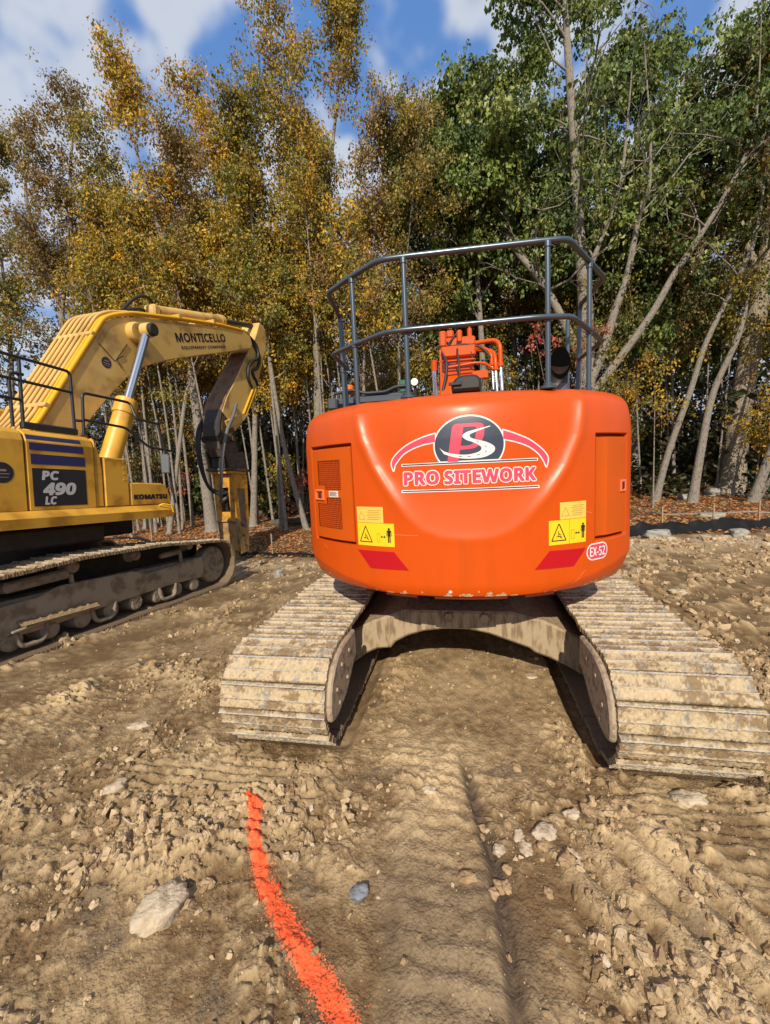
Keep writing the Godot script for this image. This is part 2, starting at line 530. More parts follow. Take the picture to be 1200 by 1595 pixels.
func build_ground() -> void:
	N = {"big": noise(3, 0.25), "mid": noise(5, 1.6, 4), "mask": noise(7, 0.8, 3), "clod": noise(11, 7.0, 1, FastNoiseLite.TYPE_CELLULAR), "crumb": noise(13, 19.0, 1, FastNoiseLite.TYPE_CELLULAR), "fine": noise(17, 9.0, 4), "clodv": noise(11, 7.0, 1, FastNoiseLite.TYPE_CELLULAR), "crumbv": noise(13, 19.0, 1, FastNoiseLite.TYPE_CELLULAR), "grain": noise(37, 48.0, 2, FastNoiseLite.TYPE_CELLULAR), "wood": noise(19, 0.35, 3), "tone": noise(23, 1.1, 4), "warp": noise(29, 3.0, 2)}
	for k in ["clod", "crumb"]:
		N[k].cellular_return_type = FastNoiseLite.RETURN_DISTANCE2_SUB
		N[k].cellular_jitter = 1.0
		N[k + "v"].cellular_return_type = FastNoiseLite.RETURN_CELL_VALUE
		N[k + "v"].cellular_jitter = 1.0
	gx = steps(-2.4, 2.2, 0.0092, -170.0, 170.0, 1.027)
	gz = steps(1.7, 3.75, 0.0092, -190.0, 60.0, 1.021)
	var w := gx.size()
	var h := gz.size()
	gh.resize(w * h)
	var mb := MB.new()
	mb.v.resize(w * h); mb.n.resize(w * h); mb.c.resize(w * h); mb.uv.resize(w * h)
	var shadow_streak := V2([-0.02, 1.95, 0.05, 2.4, 0.15, 2.8, 0.18, 3.2, 0.2, 3.6])  # edge of a cast shadow, sunk and darkened into the ground below
	for i in h:
		var z := gz[i]
		for j in w:
			var x := gx[j]
			var y := lay(x, z)
			var near := smoothstep(16.0, 9.0, absf(x)) * smoothstep(-7.0, -5.6, z) * smoothstep(9.0, 6.0, z)
			var r := 0.0
			var top := 0.0
			var damp_and_shade := 0.0
			var c := Color(0.2, 0.2, 0.2)
			if near > 0.0:
				r = rough_at(x, z)
				var wx: float = x + 0.05 * N.warp.get_noise_2d(x, z)
				var wz: float = z + 0.05 * N.warp.get_noise_2d(x + 40.0, z)
				var cl: float = clampf((N.clod.get_noise_2d(wx, wz) + 1.0) * 1.6, 0.0, 1.0)
				var cr: float = clampf((N.crumb.get_noise_2d(wx * 1.1, wz) + 1.0) * 1.6, 0.0, 1.0)
				var f: float = N.fine.get_noise_2d(x, z)
				var md: float = N.mid.get_noise_2d(x, z)
				var cv: float = N.clodv.get_noise_2d(wx, wz)
				var kv: float = N.crumbv.get_noise_2d(wx * 1.1, wz)
				var gr: float = N.grain.get_noise_2d(x, z)
				top = r * (0.052 * minf(1.0, cl * 2.2) * maxf(0.0, cv * 0.8 + md * 1.5 - 0.15) + 0.028 * minf(1.0, cr * 2.4) * maxf(0.0, kv * 0.9 + 0.25 + md)) - 0.013 * gr * (0.25 + r) + 0.016 * f * (0.4 + r) + 0.035 * md * r
				# prints of the track shoes behind each track
				var pr := smoothstep(0.47, 0.36, absf(x + 1.3)) * smoothstep(2.1, 2.3, z) * smoothstep(3.15, 2.75, z)
				pr = maxf(pr, 0.6 * smoothstep(0.5, 0.38, absf(x - 1.3)) * smoothstep(2.1, 2.3, z) * smoothstep(2.9, 2.6, z))
				pr = maxf(pr, 0.8 * smoothstep(0.45, 0.3, absf(x + 2.0 - (z - 2.3) * 0.4)) * smoothstep(2.2, 2.4, z) * smoothstep(3.0, 2.7, z))
				top = lerpf(top, top * 0.5 + 0.034 * pow(absf(sin((z + 0.03 * md) * PI / 0.074)), 0.7) + 0.006 * cr, pr * 0.8)
				var dg := Vector2(x - 0.95, z - 3.0)
				var u := dg.dot(Vector2(0.87, -0.5))
				var dm := smoothstep(0.5, 0.25, absf(u)) * smoothstep(0.75, 0.35, absf(dg.dot(Vector2(0.5, 0.87))))
				top = lerpf(top, 0.4 * top + 0.055 * pow(absf(sin((u + 0.03 * md) * PI / 0.19)), 1.5), dm * 0.85)
				var b := band(Vector2(x, z), shadow_streak) if absf(x - 0.1) < 0.8 and z > 1.8 else Vector2(9, 0)
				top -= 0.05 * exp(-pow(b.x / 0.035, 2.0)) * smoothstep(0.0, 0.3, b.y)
				var strip := smoothstep(0.34, 0.16, absf(x + 0.14 - (z - 2.6) * 0.16)) * smoothstep(1.6, 2.2, z)
				top += 0.028 * strip + 0.010 * strip * pow(absf(sin((z + 0.06 * md) * PI / 0.11)), 1.3)
				damp_and_shade = smoothstep(0.40, 0.22, absf(x + 0.12 - (z - 2.6) * 0.16 + 0.15 * md)) * smoothstep(2.4, 3.1, z + 0.4 * md) * 0.6  # body of the cast shadow painted into the soil colour
				damp_and_shade = maxf(damp_and_shade, exp(-pow(b.x / (0.035 + 0.03 * smoothstep(0.2, 1.2, b.y)), 2.0)) * smoothstep(0.0, 0.25, b.y))  # darker painted line along the shadow edge
				damp_and_shade = maxf(damp_and_shade, 0.7 * smoothstep(0.35, 0.6, N.tone.get_noise_2d(x * 1.7 + 50.0, z * 1.7) + 0.25 * f))
				var bed := smoothstep(0.52, 0.42, absf(absf(x) - 1.3)) * smoothstep(2.1, 1.9, z) * smoothstep(-2.4, -2.2, z)
				top = lerpf(top, minf(top, 0.0) * 0.3, bed)
				y -= 0.06 * bed
				y += top * near
				var dry := clampf(0.27 + 0.55 * N.tone.get_noise_2d(x, z) + 11.0 * (top - 0.012) + 0.35 * f + 0.25 * kv * r + 0.30 * smoothstep(0.95, 0.5, absf(x - 0.05)) * smoothstep(2.5, 2.0, z) * smoothstep(-1.0, 0.0, z) - 0.22 * smoothstep(1.9, 2.7, x) * smoothstep(-4.6, -3.6, z), 0.0, 1.0)
				c = Color(0.158, 0.098, 0.041).lerp(Color(0.50, 0.37, 0.205), dry)
				c = c.lerp(Color(0.105, 0.07, 0.04), clampf(-25.0 * (top - 0.002) - 0.2 + 0.5 * f, 0.0, 0.6))
				c = c.lerp(Color(0.098, 0.07, 0.046), damp_and_shade * 0.85)  # painted shadow strip plus random damp patches
				c = c.lerp(Color(0.40, 0.325, 0.23), 0.8 * exp(-pow((z + 5.3) / 0.7, 2.0)) * smoothstep(-0.2, 0.3, md + 0.15))
			if near < 1.0:
				var q: float = N.tone.get_noise_2d(x * 0.8, z * 0.8)
				var lit := Color(0.115, 0.065, 0.034).lerp(Color(0.2, 0.105, 0.045), clampf(0.5 + q, 0, 1))
				c = lit.lerp(c, near)
				y += 0.03 * N.fine.get_noise_2d(x * 0.2, z * 0.2) * (1.0 - near) * smoothstep(60.0, 30.0, absf(x))
			var k := i * w + j
			gh[k] = y
			mb.v[k] = Vector3(x, y, z)
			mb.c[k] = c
			mb.uv[k] = Vector2(x, z)
	for i in h:
		var ia := maxi(i - 1, 0)
		var ib := mini(i + 1, h - 1)
		for j in w:
			var ja := maxi(j - 1, 0)
			var jb := mini(j + 1, w - 1)
			mb.n[i * w + j] = Vector3(-(gh[i * w + jb] - gh[i * w + ja]) / (gx[jb] - gx[ja]), 1.0, -(gh[ib * w + j] - gh[ia * w + j]) / (gz[ib] - gz[ia])).normalized()
	mb.ix.resize((w - 1) * (h - 1) * 6)
	var q := 0
	for i in h - 1:
		for j in w - 1:
			var a := i * w + j
			mb.ix[q] = a; mb.ix[q + 1] = a + 1; mb.ix[q + 2] = a + w + 1
			mb.ix[q + 3] = a; mb.ix[q + 4] = a + w + 1; mb.ix[q + 5] = a + w
			q += 6
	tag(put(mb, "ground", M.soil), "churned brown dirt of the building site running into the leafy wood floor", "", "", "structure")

func ground(x: float, z: float) -> float:
	var j := clampi(gx.bsearch(x) - 1, 0, gx.size() - 2)
	var i := clampi(gz.bsearch(z) - 1, 0, gz.size() - 2)
	var u := (x - gx[j]) / (gx[j + 1] - gx[j])
	var t := (z - gz[i]) / (gz[i + 1] - gz[i])
	var w := gx.size()
	return lerpf(lerpf(gh[i * w + j], gh[i * w + j + 1], u), lerpf(gh[(i + 1) * w + j], gh[(i + 1) * w + j + 1], u), t)

func lump(s: int, seg := 12, amp := 0.35, flat := 0.0) -> ArrayMesh:   # a rough stone of radius about 1
	var nz := noise(s, 0.9, 3)
	var cell := noise(s + 5, 0.7, 1, FastNoiseLite.TYPE_CELLULAR)
	var mb := MB.new()
	var rows := []
	for i in seg + 1:
		var row := PackedVector3Array()
		for j in seg * 2:
			var d := Vector3.UP.rotated(Vector3.RIGHT, PI * i / seg).rotated(Vector3.UP, TAU * j / (seg * 2.0))
			var r := 1.0 + amp * nz.get_noise_3dv(d * 1.3) + amp * 0.8 * cell.get_noise_3dv(d * 1.4)
			var p := d * r
			if p.y > 0.55 and flat > 0.0:
				p.y = lerpf(p.y, 0.55, flat)
			row.push_back(p)
		rows.push_back(row)
	mb.grid(rows, [], true)
	return mb.mesh()

func crag(s: int) -> ArrayMesh:   # a crumbly clod with flat broken faces
	var nz := noise(s, 1.3, 2)
	var mb := MB.new()
	var P := []
	for i in 6:
		for j in 8:
			var d := Vector3.UP.rotated(Vector3.RIGHT, PI * (i + 0.001) / 5.002).rotated(Vector3.UP, TAU * (j + 0.4 * (i % 2)) / 8.0)
			P.push_back(d * (1.0 + 0.55 * nz.get_noise_3dv(d * 1.7) + 0.11 * sin(i * 5.1 + j * 2.7 + s)))
	for i in 5:
		for j in 8:
			var a: Vector3 = P[i * 8 + j]
			var b: Vector3 = P[i * 8 + (j + 1) % 8]
			var c: Vector3 = P[i * 8 + 8 + (j + 1) % 8]
			var e: Vector3 = P[i * 8 + 8 + j]
			if i > 0: mb.face([a, b, c], a + b + c)
			if i < 4: mb.face([a, c, e], a + c + e)
	return mb.mesh()

func stone(called: String, label: String, x: float, z: float, size: Vector3, turn: float, m: Material, s: int, sink := 0.3, group := "") -> void:
	var o := put(lump(s, 14, 0.4, 0.7), called, m)
	o.transform = Transform3D(Basis(Vector3.UP, turn) * Basis.from_scale(size), Vector3(x, ground(x, z) + size.y * (0.55 - sink), z))
	tag(o, label, "stone", group)

func build_ground_bits() -> void:
	# loose clods and crumbs
	var spray := V2([-1.26, 2.6, -1.15, 2.82, -0.98, 3.05, -0.80, 3.2, -0.62, 3.36, -0.44, 3.5, -0.2, 3.7])
	for kind in 2:
		var xf := []
		var co := []
		var tries := 0
		var want: int = [42000, 1300][kind]
		while xf.size() < want and tries < 400000:
			tries += 1
			var x: float
			var z: float
			if R.randf() < 0.6:
				x = R.randf_range(-3.2, 2.9); z = R.randf_range(0.2, 3.9)
			else:
				x = R.randf_range(-7.5, 7.5); z = R.randf_range(-5.9, 2.0)
			var r := rough_at(x, z)
			if absf(x) < 1.75 and z < 2.2 and z > -2.5 and absf(absf(x) - 1.3) < 0.5:
				continue
			if R.randf() > r * r * 0.9 * clampf(0.6 + 1.8 * N.mid.get_noise_2d(x + 9.0, z), 0.05, 1.4) + (0.06 if kind == 1 else 0.02) + 0.3 * smoothstep(-3.5, -5.0, z):
				continue
			var s := 0.0028 + 0.022 * pow(R.randf(), 8.0) * (0.5 + r) * (1.0 if z > 0.0 else 1.6)
			if kind == 1: s *= 0.8
			var b := Basis.from_euler(Vector3(R.randf() * TAU, R.randf() * TAU, R.randf() * TAU)) * Basis.from_scale(Vector3(s * R.randf_range(0.8, 1.7), s * R.randf_range(0.5, 1.0), s * R.randf_range(0.8, 1.4)))
			xf.push_back(Transform3D(b, Vector3(x, ground(x, z) + s * 0.1, z)))
			var t := R.randf()
			var c := Color(0.24, 0.155, 0.075).lerp(Color(0.52, 0.39, 0.235), t)
			if kind == 1:
				c = Color(0.42, 0.32, 0.20).lerp(Color(0.55, 0.47, 0.36), t)
			if band(Vector2(x, z), spray).x < 0.05 and R.randf() < 0.8:
				c = Color(0.85, 0.09, 0.015)
			co.push_back(c)
		tag(many(["soil_clods", "stone_chips"][kind], crag(41 + kind), M.clod, xf, co), ["loose brown soil clods scattered over the churned dirt", "small pale stone chips scattered over the churned dirt"][kind], "soil", "", "stuff")
	# sprayed line
	var mb := MB.new()
	var nz := noise(61, 22.0, 3)
	var n2 := noise(62, 5.0, 2)
	var n3 := noise(63, 110.0, 2)
	var st := 0.006
	var ids := {}
	var n4 := noise(64, 14.0, 3)
	for i in range(0, 188):
		for j in range(0, 206):
			var x := -1.42 + j * st
			var z := 2.55 + i * st
			var b := band(Vector2(x, z), spray)
			var wd := 0.044 + 0.018 * n2.get_noise_2d(x, z) + 0.012 * smoothstep(0.4, 1.1, b.y)
			var dens := smoothstep(wd + 0.026, wd - 0.036, b.x) + 0.5 * nz.get_noise_2d(x, z) + 0.85 * n3.get_noise_2d(x, z) - 0.36
			if b.y < 0.02: dens -= 0.3
			if dens > 0.12 and b.x < wd + 0.045:
				for q in 4:
					var g := Vector2i(j + (1 if q == 1 or q == 2 else 0), i + (1 if q > 1 else 0))
					if not ids.has(g):
						var thin := clampf(smoothstep(0.45, 1.25, b.x / wd) + 0.7 * maxf(0.0, n4.get_noise_2d(x, z)), 0.0, 1.0)
						mb.col = Color(0.90, 0.112, 0.028).lerp(Color(0.46, 0.17, 0.072), thin * 0.85)
						var px := -1.42 + g.x * st
						var pz := 2.55 + g.y * st
						ids[g] = mb.pt(Vector3(px, ground(px, pz) + 0.0022, pz), Vector3.UP)
				var g0 := Vector2i(j, i)
				var a = ids[g0]; var bb = ids[g0 + Vector2i(1, 0)]; var cc = ids[g0 + Vector2i(1, 1)]; var dd = ids[g0 + Vector2i(0, 1)]
				mb.ix.append_array([a, bb, cc, a, cc, dd])
	var acc := PackedVector3Array()
	acc.resize(mb.v.size())
	for t in range(0, mb.ix.size(), 3):
		var f := (mb.v[mb.ix[t + 2]] - mb.v[mb.ix[t]]).cross(mb.v[mb.ix[t + 1]] - mb.v[mb.ix[t]])
		for q in 3:
			acc[mb.ix[t + q]] += f
	for k in acc.size():
		mb.n[k] = acc[k].normalized()
	tag(put(mb, "spray_paint_line", M.spray), "fluorescent orange line sprayed across the dirt beside the pale wedge of rock", "paint marking")
	# stones that one can point to
	stone("stone", "large pale wedge of rock half sunk left of the orange sprayed line", -1.38, 3.25, Vector3(0.105, 0.085, 0.145), -0.5, M.pale_stone, 101)
	stone("stone", "flat pale stone beside the rear end of the orange machine's right track", 1.3, 2.23, Vector3(0.12, 0.05, 0.07), 0.1, M.pale_stone, 102)
	stone("stone", "blue-grey rock chip just right of the orange sprayed line", -0.49, 3.06, Vector3(0.055, 0.035, 0.04), 0.5, M.blue_stone, 103, 0.2)
	stone("stone", "pale crumbling stone in front of the right track beside the painted shadow streak", 0.42, 2.62, Vector3(0.075, 0.035, 0.06), 0.7, M.pale_stone, 104, 0.35)
	stone("boulder", "rounded grey boulder against the black silt fence", 4.5, -5.9, Vector3(0.34, 0.2, 0.25), 0.3, M.grey_stone, 105, 0.2)
	stone("boulder", "flat grey slab of rock leaning by the black silt fence", 6.25, -6.1, Vector3(0.3, 0.16, 0.2), 0.9, M.grey_stone, 106, 0.2)
	stone("stone", "upright brown clod standing alone left of the orange machine", -3.19, 1.11, Vector3(0.05, 0.07, 0.045), 0.2, M.brown_stone, 107, 0.1)
	stone("stone", "pale flat stone near the dirt at the left edge", -2.22, 2.62, Vector3(0.085, 0.04, 0.05), 1.1, M.pale_stone, 108)
	stone("stone", "long pale stone in the rutted dirt ahead of the yellow machine's track", -2.6, 2.0, Vector3(0.11, 0.03, 0.05), 0.4, M.pale_stone, 109, 0.35)
	stone("stone", "pale stone on the dirt right of the orange machine's body", 2.98, -1.65, Vector3(0.13, 0.06, 0.09), 0.0, M.pale_stone, 110)
	stone("stone", "grey stone beside the foot of the hydraulic breaker", -4.05, -3.75, Vector3(0.13, 0.15, 0.12), 0.6, M.grey_stone, 111, 0.1)
	stone("stone", "small pale stone under the arch between the orange machine's tracks", 0.62, 0.85, Vector3(0.07, 0.025, 0.05), 0.2, M.pale_stone, 112)
	for k in 28:
		var x := R.randf_range(-3.0, 2.6)
		var z := R.randf_range(0.8, 3.6)
		if absf(absf(x) - 1.3) < 0.6 and z < 2.4 or band(Vector2(x, z), spray).x < 0.12:
			x = R.randf_range(-0.6, 0.7); z = R.randf_range(2.4, 3.0)
		var s := R.randf_range(0.018, 0.042)
		stone("stone", "small stone lying loose on the churned dirt", x, z, Vector3(s * R.randf_range(1.0, 1.7), s * 0.7, s), R.randf() * TAU, M.brown_stone if k % 3 else M.pale_stone, 130 + k % 7, 0.4, "small loose stones on the dirt")
	for k in 60:
		var x := R.randf_range(1.5, 8.0) if k % 3 else R.randf_range(-9.0, -3.4)
		var z := -5.5 + R.randf_range(-0.6, 0.9)
		var s := R.randf_range(0.05, 0.14)
		stone("rubble_stone", "lump of pale rubble along the foot of the silt fence", x, z, Vector3(s * R.randf_range(1.0, 1.7), s * 0.7, s), R.randf() * TAU, M.pale_stone if k % 2 else M.brown_stone, 130 + k % 7, 0.25, "rubble along the silt fence")
	# a thin root lying on the dirt
	mb = MB.new()
	var pr := PackedVector3Array()
	for p in [[-1.98, 2.83], [-1.9, 2.86], [-1.82, 2.84], [-1.75, 2.80], [-1.70, 2.74]]:
		pr.push_back(Vector3(p[0], ground(p[0], p[1]) + 0.008, p[1]))
	mb.tube(curve(pr, 4), 0.005, 6)
	tag(put(mb, "root_piece", M.pale_stone), "thin pale root lying on the dirt left of the sprayed line", "root")
# ---------------------------------------------------------------- decals on curved plates
func text_tris(what: String, bold := true) -> PackedVector2Array:   # fills 0..1 by 0..1
	var f := SystemFont.new()
	f.font_names = PackedStringArray(["Droid Sans"])
	f.font_weight = 700 if bold else 400
	var t := TextMesh.new()
	t.text = what
	t.font = f
	t.font_size = 64
	t.pixel_size = 0.01
	t.depth = 0.0
	t.curve_step = 1.0
	var a := t.get_mesh_arrays()
	var v: PackedVector3Array = a[Mesh.ARRAY_VERTEX]
	var ix: PackedInt32Array = a[Mesh.ARRAY_INDEX] if a[Mesh.ARRAY_INDEX] else PackedInt32Array(range(v.size()))
	var lo := Vector2(1e9, 1e9)
	var hi := -lo
	var o := PackedVector2Array()
	for k in ix:
		var p := Vector2(v[k].x, v[k].y)
		lo = lo.min(p); hi = hi.max(p)
		o.push_back(p)
	for k in o.size():
		o[k] = (o[k] - lo) / (hi - lo)
	return o

func poly_tris(p: PackedVector2Array, most := 0.03) -> PackedVector2Array:
	var ix := Geometry2D.triangulate_polygon(p)
	var todo := []
	for k in range(0, ix.size(), 3):
		todo.push_back([p[ix[k]], p[ix[k + 1]], p[ix[k + 2]]])
	var o := PackedVector2Array()
	while todo.size():
		var t = todo.pop_back()
		var l := [t[0].distance_to(t[1]), t[1].distance_to(t[2]), t[2].distance_to(t[0])]
		var k := 0
		for q in 3:
			if l[q] > l[k]: k = q
		if l[k] < most:
			o.append_array(PackedVector2Array(t))
		else:
			var m: Vector2 = (t[k] + t[(k + 1) % 3]) * 0.5
			todo.push_back([t[k], m, t[(k + 2) % 3]])
			todo.push_back([m, t[(k + 1) % 3], t[(k + 2) % 3]])
	return o

func stick(mb: MB, tris: PackedVector2Array, on: Callable, off: float) -> void:
	for k in range(0, tris.size() - 2, 3):
		mb.face([on.call(tris[k], off), on.call(tris[k + 1], off), on.call(tris[k + 2], off)], on.call(tris[k], off + 0.05) - on.call(tris[k], off))

func fit(tris: PackedVector2Array, a: Vector2, size: Vector2, slant := 0.0, turn := 0.0) -> PackedVector2Array:
	var o := PackedVector2Array()
	for p in tris:
		o.push_back(a + Vector2(p.x * size.x + slant * p.y * size.y, p.y * size.y).rotated(turn))
	return o

func letters(mb: MB, what: PackedVector2Array, on: Callable, off: float, fat := 0.0, n := 8) -> void:
	if fat == 0.0:
		stick(mb, what, on, off)
		return
	for k in n:
		var d := Vector2.from_angle(TAU * k / n) * fat
		var q := PackedVector2Array()
		for p in what:
			q.push_back(p + d)
		stick(mb, q, on, off + k * 0.00007)

func rect(x0: float, y0: float, x1: float, y1: float) -> PackedVector2Array:
	return PackedVector2Array([Vector2(x0, y0), Vector2(x1, y0), Vector2(x1, y1), Vector2(x0, y1)])

func stroke(a: Vector2, b: Vector2, w: float) -> PackedVector2Array:
	var q := (b - a).orthogonal().normalized() * w * 0.5
	return PackedVector2Array([a + q, b + q, b - q, a - q])

# ---------------------------------------------------------------- counterweight
const ARC := 1.5636
const FIL := 0.1981
var UC := PackedVector2Array()
const DOORS := [[-1.445, -0.875, 1.41, 2.195], [1.098, 1.495, 1.405, 2.17]]

func plan(s: float) -> Array:   # point and outward direction at the run s of the plate's outline
	var a := absf(s)
	var g := signf(s) if s != 0.0 else 1.0
	var p: Vector2
	var n: Vector2
	if a < ARC:
		n = Vector2(sin(a / 1.72), cos(a / 1.72)); p = n * 1.72
	elif a < ARC + FIL:
		var t := ARC / 1.72 + (a - ARC) / 0.3
		n = Vector2(sin(t), cos(t)); p = Vector2(1.12, 0.873) + n * 0.3
	else:
		n = Vector2(1, 0); p = Vector2(1.42, 0.873 - (a - ARC - FIL))
	return [Vector3(p.x * g, 0, p.y), Vector3(n.x * g, 0, n.y)]

func dent(s: float, y: float) -> float:
	var p := Vector2(s, y)
	var d := 0.0
	if absf(s) < 1.25 and y > 1.25:
		var m := 1e9
		for i in UC.size() - 1:
			m = minf(m, p.distance_to(Geometry2D.get_closest_point_to_segment(p, UC[i], UC[i + 1])))
		var low := smoothstep(1.95, 1.5, y)
		d -= 0.009 * (1.0 - 0.8 * low) * exp(-pow(m / 0.045, 2.0))
		if Geometry2D.is_point_in_polygon(p, UC):
			d += lerpf(0.05, 0.044, low) * (1.0 - exp(-(sqrt(m * m + 0.0003) - 0.0173) / lerpf(0.06, 0.17, low)))
	var yl := 1.05 + (absf(s) - 0.622) * 0.185
	d += 0.34 * maxf(0.0, yl - y)
	return d

func prof(y: float) -> float:
	if y > 2.2:
		var t := y - 2.2
		return 0.06 * t + 1.6 * t * t * t + (pow(maxf(0.0, (y - 2.40) / 0.12), 3.0) * 0.06 if y > 2.4 else 0.0)
	if y < 1.13:
		return pow((1.13 - y) / 0.1, 2.0) * 0.022
	return 0.0

func cw(s: float, y: float, off: float) -> Vector3:
	var q := plan(s)
	return q[0] + q[1] * (off - dent(s, y) - prof(y)) + Vector3(0, y, 0)

func on_cw(p: Vector2, off: float) -> Vector3:
	return cw(p.x, p.y, off)

func lines(a: float, b: float, step: float, extra: Array) -> PackedFloat32Array:
	var o := extra.duplicate()
	var n := int(ceil((b - a) / step))
	for i in n + 1:
		var q := lerpf(a, b, i / float(n))
		var ok := true
		for e in extra:
			if absf(e - q) < 0.004: ok = false
		if ok: o.push_back(q)
	o.sort()
	return PackedFloat32Array(o)

func build_counterweight(t: Node3D) -> void:
	UC = V2([-0.87, 2.62, -0.829, 2.466, -0.756, 2.238, -0.647, 2.011, -0.506, 1.789, -0.395, 1.636, -0.275, 1.53, -0.12, 1.472, 0.07, 1.455, 0.26, 1.468, 0.39, 1.515, 0.508, 1.60, 0.665, 1.76, 0.809, 1.957, 0.924, 2.181, 0.977, 2.386, 1.02, 2.62])
	var ex := []
	var ey := []
	for d in DOORS:
		for q in [d[0] - 0.016, d[1] + 0.016]:
			ex.append_array([q - 0.0012, q + 0.0012])
		for q in [d[2] - 0.016, d[3] + 0.016]:
			ey.append_array([q - 0.0012, q + 0.0012])
	ey.sort()
	for k in range(ey.size() - 1, 0, -1):
		if ey[k] - ey[k - 1] < 0.001: ey.remove_at(k)
	var xs := lines(-2.5, 2.5, 0.0125, ex)
	var ys := lines(1.03, 2.52, 0.0115, ey)
	var rows := []
	var under := []
	for k in [0.5, 0.25, 0.06]:
		var row := PackedVector3Array()
		for s in xs:
			row.push_back(cw(s, 1.03, -k) - Vector3(0, 0.012 if k < 0.3 else 0.0, 0))
		rows.push_back(row)
	for y in ys:
		var row := PackedVector3Array()
		for s in xs:
			var o := 0.0
			for d in DOORS:
				if s > d[0] - 0.016 and s < d[1] + 0.016 and y > d[2] - 0.016 and y < d[3] + 0.016:
					o = -0.06
			row.push_back(cw(s, y, o))
		rows.push_back(row)
	for k in [[0.03, 0.012], [0.08, 0.022], [0.2, 0.03], [0.45, 0.035], [0.85, 0.036]]:
		var row := PackedVector3Array()
		for s in xs:
			var q: Vector3 = cw(s, 2.52, -k[0])
			row.push_back(q + Vector3(0, k[1], 0))
		rows.push_back(row)
	rows.reverse()
	var mb := MB.new()
	mb.grid(rows)
	var body := put(mb, "counterweight", M.orange, t)
	# doors in the corners
	for k in 2:
		var d: Array = DOORS[k]
		var holes := []
		if k == 0:
			holes = [[-1.335, -0.995, 1.88, 2.09], [-1.22, -0.995, 1.842, 1.88], [-1.37, -1.005, 1.515, 1.72], [-1.205, -1.005, 1.72, 1.775]]
		var hx := []
		var hy := []
		for q in holes:
			for e in [q[0], q[1]]:
				if not hx.has(e): hx.push_back(e)
			for e in [q[2], q[3]]:
				if not hy.has(e): hy.push_back(e)
		for e in [0.006, 0.014]:
			hx.append_array([d[0] + e, d[1] - e]); hy.append_array([d[2] + e, d[3] - e])
		var dx := lines(d[0], d[1], 0.03, hx)
		var dy := lines(d[2], d[3], 0.05, hy)
		mb = MB.new()
		var P := func(s: float, y: float) -> Vector3:
			var e := minf(minf(s - d[0], d[1] - s), minf(y - d[2], d[3] - y))
			return cw(s, y, 0.004 - 0.05 * pow(clampf(1.0 - e / 0.014, 0.0, 1.0), 2.0) - (0.012 * smoothstep(d[0] + 0.10, d[0] + 0.075, s) if k == 1 else 0.0))
		for i in dy.size() - 1:
			for j in dx.size() - 1:
				var m := Vector2((dx[j] + dx[j + 1]) / 2, (dy[i] + dy[i + 1]) / 2)
				var open := false
				for q in holes:
					if m.x > q[0] and m.x < q[1] and m.y > q[2] and m.y < q[3]: open = true
				if not open:
					mb.face([P.call(dx[j], dy[i]), P.call(dx[j + 1], dy[i]), P.call(dx[j + 1], dy[i + 1]), P.call(dx[j], dy[i + 1])], plan(m.x)[1])
		var door := put(mb, "access_door", M.orange_door, t)
		if k == 0:
			door.set_meta("label", "left corner door with two wire grilles")
			mb = MB.new()
			stick(mb, poly_tris(rect(-1.38, 1.505, -0.985, 2.1), 0.06), on_cw, -0.034)
			put(mb, "grille_backing", M.dark_red, door)
			mb = MB.new()
			for q in holes:
				var s: float = q[0] + 0.009
				while s < q[1]:
					mb.tube(PackedVector3Array([cw(s, q[2], -0.004), cw(s, q[3], -0.004)]), 0.0034, 4, false)
					s += 0.0185
				var y: float = q[2] + 0.009
				while y < q[3]:
					var pp := PackedVector3Array()
					for e in 9: pp.push_back(cw(lerpf(q[0], q[1], e / 8.0), y, -0.001))
					mb.tube(pp, 0.0028, 4, false)
					y += 0.0165
			var gr := put(mb, "wire_grille", M.orange, door)
			gr.set_meta("kind", "stuff")
			mb = MB.new()
			stick(mb, poly_tris(rect(-1.165, 1.782, -1.035, 1.834)), on_cw, 0.007)
			put(mb, "white_sticker", M.white_print, door)
			mb = MB.new()
			for q in 4:
				stick(mb, poly_tris(rect(-1.155, 1.792 + q * 0.010, -1.045 - 0.02 * (q % 2), 1.796 + q * 0.010)), on_cw, 0.009)
			put(mb, "sticker_print", M.ink, door)
		# latch
		var c: Array = [[-1.32, 1.797], [1.437, 1.782]][k]
		var lw: float = [0.075, 0.042][k]
		mb = MB.new()
		var hh := 0.046
		for q in [[c[0] - lw, c[1] - hh, c[0] - lw + 0.012, c[1] + hh], [c[0] + lw - 0.016, c[1] - hh, c[0] + lw, c[1] + hh], [c[0] - lw, c[1] + hh - 0.016, c[0] + lw, c[1] + hh], [c[0] - lw, c[1] - hh, c[0] + lw, c[1] - hh + 0.012]]:
			var a := cw((q[0] + q[2]) / 2, (q[1] + q[3]) / 2, 0.008)
			var nn: Vector3 = plan((q[0] + q[2]) / 2)[1]
			mb.box(Transform3D(Basis(Vector3.UP.cross(nn), Vector3.UP, nn), a), Vector3(q[2] - q[0], q[3] - q[1], 0.018), 0.003)
		put(mb, "latch", M.orange_pink, door)
		mb = MB.new()
		var nn: Vector3 = plan(c[0])[1]
		mb.box(Transform3D(Basis(Vector3.UP.cross(nn), Vector3.UP, nn), cw(c[0], c[1], 0.009)), Vector3(0.03, 0.05, 0.014), 0.004)
		put(mb, "latch_key_plate", M.dark_red, door)
	# lower lips
	mb = MB.new()
